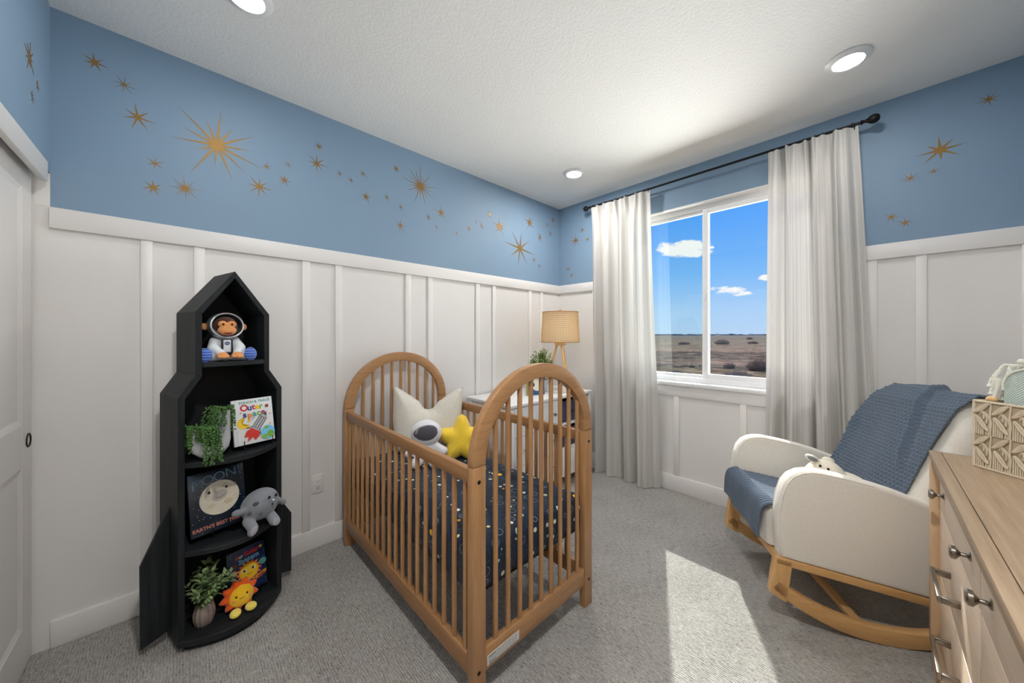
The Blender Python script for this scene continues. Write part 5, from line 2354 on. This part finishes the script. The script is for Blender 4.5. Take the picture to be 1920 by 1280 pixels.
def crease(X, s, L):
    f = s / L
    c = .30 - .12 * (f - .2) / .3
    w = np.exp(-((X - c) / .012) ** 2) * .018 - .010 * np.exp(-((X - c + .025) / .016) ** 2)
    up = np.clip((.52 - f) / .08, 0, 1) * np.clip((f - .1) / .06, 0, 1)
    left = .03 * np.exp(-((X - .56) / .03) ** 2) * np.clip((f - .3) / .1, 0, 1) * np.clip((.62 - f) / .06, 0, 1)
    return w * up + left


knit_sheet('knitted_body', path, [(0, .085), (.3, .085), (.55, .095), (1, .10)], [(0, .50), (.17, .50), (.30, .555), (.42, .55), (.5, .54), (1, .545)], throw, drop=crease)
path2 = [(.300, .520), (.325, .518), (.346, .505), (.354, .47), (.356, .43), (.356, .395), (.356, .365)]
knit_sheet('ribbed_border', path2, [(0, .070), (1, .066)], [(0, .545), (1, .575)], throw, cell=.019, amp=.010, ribs=True, thick=.010)

# ------------------------------------------------------------------ animal pillow in the seat
t = thing('animal_plush', 'cream plush animal with a grey ear and dot eyes in the rocking chair', 'soft toy',
          CO + Matrix.Rotation(CA, 3, 'Z') @ Vector((.300, -.015, .476)), CA)
blob('plush_body', [
    ('e', (0, .0, .108), (.086, .092, .108), None),
    ('e', (0, -.085, .080), (.082, .110, .080), (.15, 0, 0)),
    ('t', [(-.05, .07, .06), (-.075, .105, .03)], [.032, .028]),
    ('t', [(.05, .07, .06), (.06, .115, .03)], [.032, .028]),
], M['cream'], t, .005, 4)
m = MB()
m.ell((-.012, .062, .222), (.020, .040, .017), (.45, 0, .3), 18, 10)
e1 = m.build('ear', M['cream'], t)
m = MB(); m.ell((-.022, .066, .224), (.015, .030, .012), (.45, 0, .3), 16, 8)
m.build('inner_ear', M['plush_grey'], e1, label='grey inner ear')
m = MB(); m.ell((.030, -.030, .206), (.022, .030, .016), (.2, 0, .3), 18, 10)
m.build('ear', M['cream'], t)
m = MB()
for x, y, z in ((-.040, .042, .195), (-.056, .016, .187)):
    m.ell((x, y, z), (.0058, .0058, .0066), None, 12, 8)
m.build('eyes', M['eye_black'], t)
m = MB(); m.ell((-.040, -.060, .128), (.045, .080, .030), (.25, .3, 0), 20, 12)
m.build('tan_patch', fabric('tan_fleece', S(226, 196, 158), .05, 300, .4), t)
# ================================================================== OAK DRESSER AT THE RIGHT EDGE
OX0, OX1, OYF, OYB, OZ = .46, 2.108, -.153, YS + .018, .890
od = thing('oak_dresser', 'washed oak dresser with knob drawers and bar pulls cut off by the right edge', 'dresser', (OX0, OYF, 0))
OW, OD = OX1 - OX0, OYF - OYB
lx = lambda x: x - OX0
ly = lambda y: y - OYF
# top: a field of boards inside a mitred border
m = MB(); m.box(.046, OW - .046, -OD + .046, -.030, OZ - .020, OZ - .0006)
top = m.build('top', M['dresser_x'], od, smooth=0)
m = MB(); m.box(0, OW, -.0285, 0, OZ - .026, OZ, .0015)
m.build('top_border', M['dresser_x'], top)
m = MB(); m.box(0, OW, -OD, -OD + .0445, OZ - .026, OZ, .0015)
m.build('top_border', M['dresser_x'], top)
for a, b in ((0, .0445), (OW - .0445, OW)):
    m = MB(); m.box(a, b, -OD + .046, -.030, OZ - .026, OZ, .0015)
    m.build('top_border', M['dresser_y'], top)
SB = .165
for a, b in ((.0, .050), (OW - .050, OW)):
    m = MB(); m.box(a, b, -OD, -.0005, SB, OZ - .027, .002)
    m.build('side_panel', M['dresser_z'], od)
    # tapered splayed feet
    for yy in (-.002, -OD + .002):
        m = MB()
        s = -1 if yy > -.1 else 1
        top4 = [(a, yy), (b, yy), (b, yy + s * .05), (a, yy + s * .05)]
        ins = .018 if a < .1 else -.018
        bot4 = [(a + ins + .008, yy + s * .012), (b + ins - .008, yy + s * .012), (b + ins - .008, yy + s * .044), (a + ins + .008, yy + s * .044)]
        v0 = [m.bm.verts.new((*p, SB)) for p in top4]; v1 = [m.bm.verts.new((*p, 0)) for p in bot4]
        m.face(v0); m.face(list(reversed(v1))); m.bridge(v0, v1)
        m.build('foot', M['dresser_z'], od, smooth=0)
m = MB(); m.box(.05, OW - .05, -OD, -OD + .012, SB, OZ - .027); m.build('back_panel', M['dresser_x'], od)
m = MB(); m.box(.05, OW - .05, -OD + .012, -.002, SB, SB + .03, .001); m.build('bottom_rail', M['dresser_x'], od)
m = MB(); m.box(.05, OW - .05, -.06, -.004, OZ - .045, OZ - .027, .001); m.build('top_rail', M['dresser_x'], od)
REC = -.022
cols = [(1.353, 2.056), (.648, 1.349), (OX0 + .052, .644)]
for c, (xa, xb) in enumerate(cols):
    for r, (za, zb) in enumerate(((.695, .842), (.452, .689), (.200, .446))):
        m = MB(); m.box(lx(xa) + .002, lx(xb) - .002, REC - .020, REC, za, zb, .0018)
        dr = m.build('drawer', M['dresser_front'], od)
        m = MB(); m.box(lx(xa) + .012, lx(xb) - .012, -OD + .03, REC - .021, za + .01, zb - .03)
        m.build('drawer_box', M['dresser_x'], dr, smooth=0)
        xc = lx((xa + xb) / 2)
        if r == 0:
            for dx in (-.239, .239) if c < 2 else (.0,):
                k = MB()
                k.lathe([(.011, 0), (.011, .002), (.0055, .006), (.005, .016), (.012, .022), (.0165, .025), (.0165, .032), (.012, .0355), (0, .036)], seg=28)
                T = Matrix.Translation((xc + dx, REC, .768)) @ Matrix.Rotation(-PI / 2, 4, 'X') @ Matrix.Diagonal((1, 1.0, 1, 1))
                bmesh.ops.transform(k.bm, matrix=T, verts=k.bm.verts)
                k.build('knob', M['nickel'], dr)
        else:
            zc = .560 if r == 1 else .335
            m = MB()
            hl = .095
            m.box(xc - hl, xc + hl, REC + .033, REC + .043, zc - .010, zc + .010, .001)
            for q in (xc - hl, xc + hl - .012):
                m.box(q, q + .012, REC, REC + .036, zc - .009, zc + .009, .001)
            m.build('bar_pull', M['nickel'], dr)

# ------------------------------------------------------------------ macrame basket
BA = YAW - PI / 2           # the basket stands askew on the dresser
# local x points away to the right, local y towards the far wall; the visible face is x = 0
BO = Vector((1.962, -.241, OZ))
BH, BL, BDP = .229, .270, .165
bk = thing('macrame_basket', 'beige macrame basket with leaf knot pattern standing on the oak dresser', 'basket', BO, BA)
m = MB()
w = .006
m.box(w, BDP - w, -BL + w, -w, .003, .008)
m.box(.002, w, -BL, 0, .003, BH - .004); m.box(BDP - w, BDP - .002, -BL, 0, .003, BH - .004)
m.box(w, BDP - w, -w, -.002, .003, BH - .004); m.box(w, BDP - w, -BL + .002, -BL + w, .003, BH - .004)
m.build('basket_liner', M['macrame_back'], bk, smooth=0)
m = MB()
for z in (.004, BH - .004):
    m.tube([(0, 0, z), (0, -BL, z), (BDP, -BL, z), (BDP, 0, z)], .0042, 8, closed=True, up=(0, 0, 1))
for p in ((0, 0), (0, -BL), (BDP, 0), (BDP, -BL)):
    m.tube([(p[0], p[1], .004), (p[0], p[1], BH - .004)], .0038, 8)
fr_ = m.build('rim_frame', M['macrame'], bk)


def macrame_face(f, width):
    """leaf motifs in cord: f(u, v, w) -> point; u along the face"""
    m = MB()
    nc = max(2, round(width / .043)); cw = width / nc
    nr = 2; ch = (BH - .012) / nr
    r = .0021
    for i in range(nc):
        for j in range(nr):
            u0, v0 = i * cw, .006 + j * ch
            L = lambda a, b, q=0.0: f(u0 + a * cw, v0 + b * ch, .0015 + q)
            # two leaves: one rising to the right, one falling
            for (a0, b0, a1, b1, wd) in ((.08, .66, .88, .97, .07), (.16, .58, .84, .14, .085)):
                for sg in (-1, 1):
                    pts = []
                    for k in range(9):
                        t_ = k / 8
                        d = math.sin(PI * t_) * wd * sg
                        pts.append(L(a0 + (a1 - a0) * t_ - d * (b1 - b0) * .5, b0 + (b1 - b0) * t_ + d * abs(a1 - a0), .0035))
                    m.tube(pts, .0029, 6)
                m.tube([L(a0, b0, .004), L((a0 + a1) / 2, (b0 + b1) / 2, .005), L(a1, b1, .004)], .002, 6)
            # nested arcs hanging between the leaves
            for q in range(4):
                s_ = .18 + .17 * q
                pts = [L(.26 + s_ * math.sin(a) * .95, .66 - s_ * .55 * (1 - math.cos(a)) + .10, .0005) for a in [PI * .62 * k / 9 for k in range(10)]]
                m.tube(pts, r, 6)
            # straight cords under and beside
            for q in range(5):
                a = .08 + .11 * q
                m.tube([L(a, .0), L(a + .02, .30 - .07 * q + .26), L(a + .04, .56 - .08 * q)], r, 6)
            for q in range(3):
                a = .70 + .11 * q
                m.tube([L(a, .0), L(a, .18 + .06 * q)], r, 6)
            m.tube([L(.90, .0), L(.97, .4), L(.90, .62), L(.96, 1.0)], r * 1.2, 6)
    return m


macrame_face(lambda u, v, w_: Vector((-w_, -u, v)), BL).build('macrame_cord', M['macrame'], bk, smooth=60)
macrame_face(lambda u, v, w_: Vector((u, w_, v)), BDP).build('macrame_cord', M['macrame'], bk, smooth=60)
macrame_face(lambda u, v, w_: Vector((BDP - u, -BL - w_, v)), BDP).build('macrame_cord', M['macrame'], bk, smooth=60)


def in_basket(x, y, z):
    return BO + Matrix.Rotation(BA, 3, 'Z') @ Vector((x, y, z))


# folded herringbone blanket standing in the basket
t = thing('folded_blanket', 'sage herringbone blanket folded upright in the macrame basket', 'blanket', in_basket(.030, -.055, .010), BA)
ol = round_poly([(0, 0), (.0, .315), (-.19, .375), (-.19, 0)], [.004, .045, .05, .004], 6)
m = MB()
m.prism(ol, -.008, .048, lambda u, v, d: Vector((d, u, v)))
bmesh.ops.recalc_face_normals(m.bm, faces=m.bm.faces)
rim = [e for e in m.bm.edges if len(e.link_faces) == 2 and any(len(f.verts) > 6 for f in e.link_faces)]
bmesh.ops.bevel(m.bm, geom=rim, offset=.013, segments=4, affect='EDGES', profile=.5, clamp_overlap=True)
m.build('folded_cloth', M['chevron'], t, smooth=60)
m = MB()
ed = [(-.010, y, z + .001) for y, z in ol if z > .25]
m.tube(ed, .003, 6)
m.build('cream_edging', M['tassel'], t)

# ivory tasselled yarn throw spilling over the rim
t = thing('tasselled_throw', 'ivory yarn throw with tassels hanging out of the macrame basket', 'blanket', in_basket(.075, -.09, .010), BA)
rnd = random.Random(8)
m = MB()
hump = [(-.085, .24), (-.05, .315), (0, .345), (.05, .345), (.068, .30), (.066, 0), (-.085, 0)]
hump = [(.014 + q * .9, z) for q, z in hump]
m.prism(round_poly([(-.16, 0), (-.16, .37), (.045, .345), (.058, .0)], [.004, .05, .07, .004], 6), .014, .058, lambda u, v, d: Vector((d, u, v)))
m.bevel(.012, 3, 50)
m.build('yarn_body', M['tassel'], t, smooth=60)
m = MB()
for k in range(34):      # lumpy looped top
    y = -.16 + .2 * k / 33
    z = .352 + .018 * (1 - (k / 33)) + rnd.uniform(-.006, .008)
    m.ell((.012 + rnd.uniform(-.02, .04), y, z), (.011, .009, .009), (rnd.uniform(0, 1), 0, rnd.uniform(0, 1)), 10, 7)
m.build('loop_trim', M['tassel'], t)
for (y1, z1, x0) in ((.100, .268, .005), (.090, .243, -.004), (.074, .226, .008), (.062, .262, .03), (.052, .262, -.012)):
    m = MB()
    p = [Vector((x0, .030, .338)), Vector((x0 - .004, .030 + (y1 - .03) * .55, .345 - .006)), Vector((x0 - .006, .030 + (y1 - .03) * .85, .30 + (z1 - .25) * .3)), Vector((x0 - .008, y1, z1 + .012)), Vector((x0 - .008, y1 + .001, z1))]
    # twisted yarn: two plies
    for ph in (0, PI):
        q = []
        for k in range(25):
            f = k / 24 * (len(p) - 1)
            i = min(int(f), len(p) - 2)
            c = p[i].lerp(p[i + 1], f - i)
            q.append(c + Vector((math.cos(k * 1.1 + ph), math.sin(k * 1.1 + ph), 0)) * .0024)
        m.tube(q, .0036, 6)
    m.lathe([(.0045, .014), (.006, .006), (.0095, 0), (0, -.001)], c=p[-1] - Vector((0, 0, .006)), seg=12)
    m.build('tassel', M['tassel'], t)

# wooden rattle end peeping over the rim
t = thing('wooden_rattle', 'round wooden knob on a cream handle peeping over the basket rim', 'toy', in_basket(.022, -.028, .24), BA)
m = MB(); m.ell((0, 0, -.006), (.013, .013, .011), None, 18, 12)
m.build('wooden_bead', M['lamp_wood'], t)
m = MB(); m.tube([(0, 0, -.18), (.002, -.004, .0), (.004, -.010, .03), (.006, -.014, .065)], [.004, .004, .0055, .0065], 8)
m.build('cord_handle', M['tassel'], t)
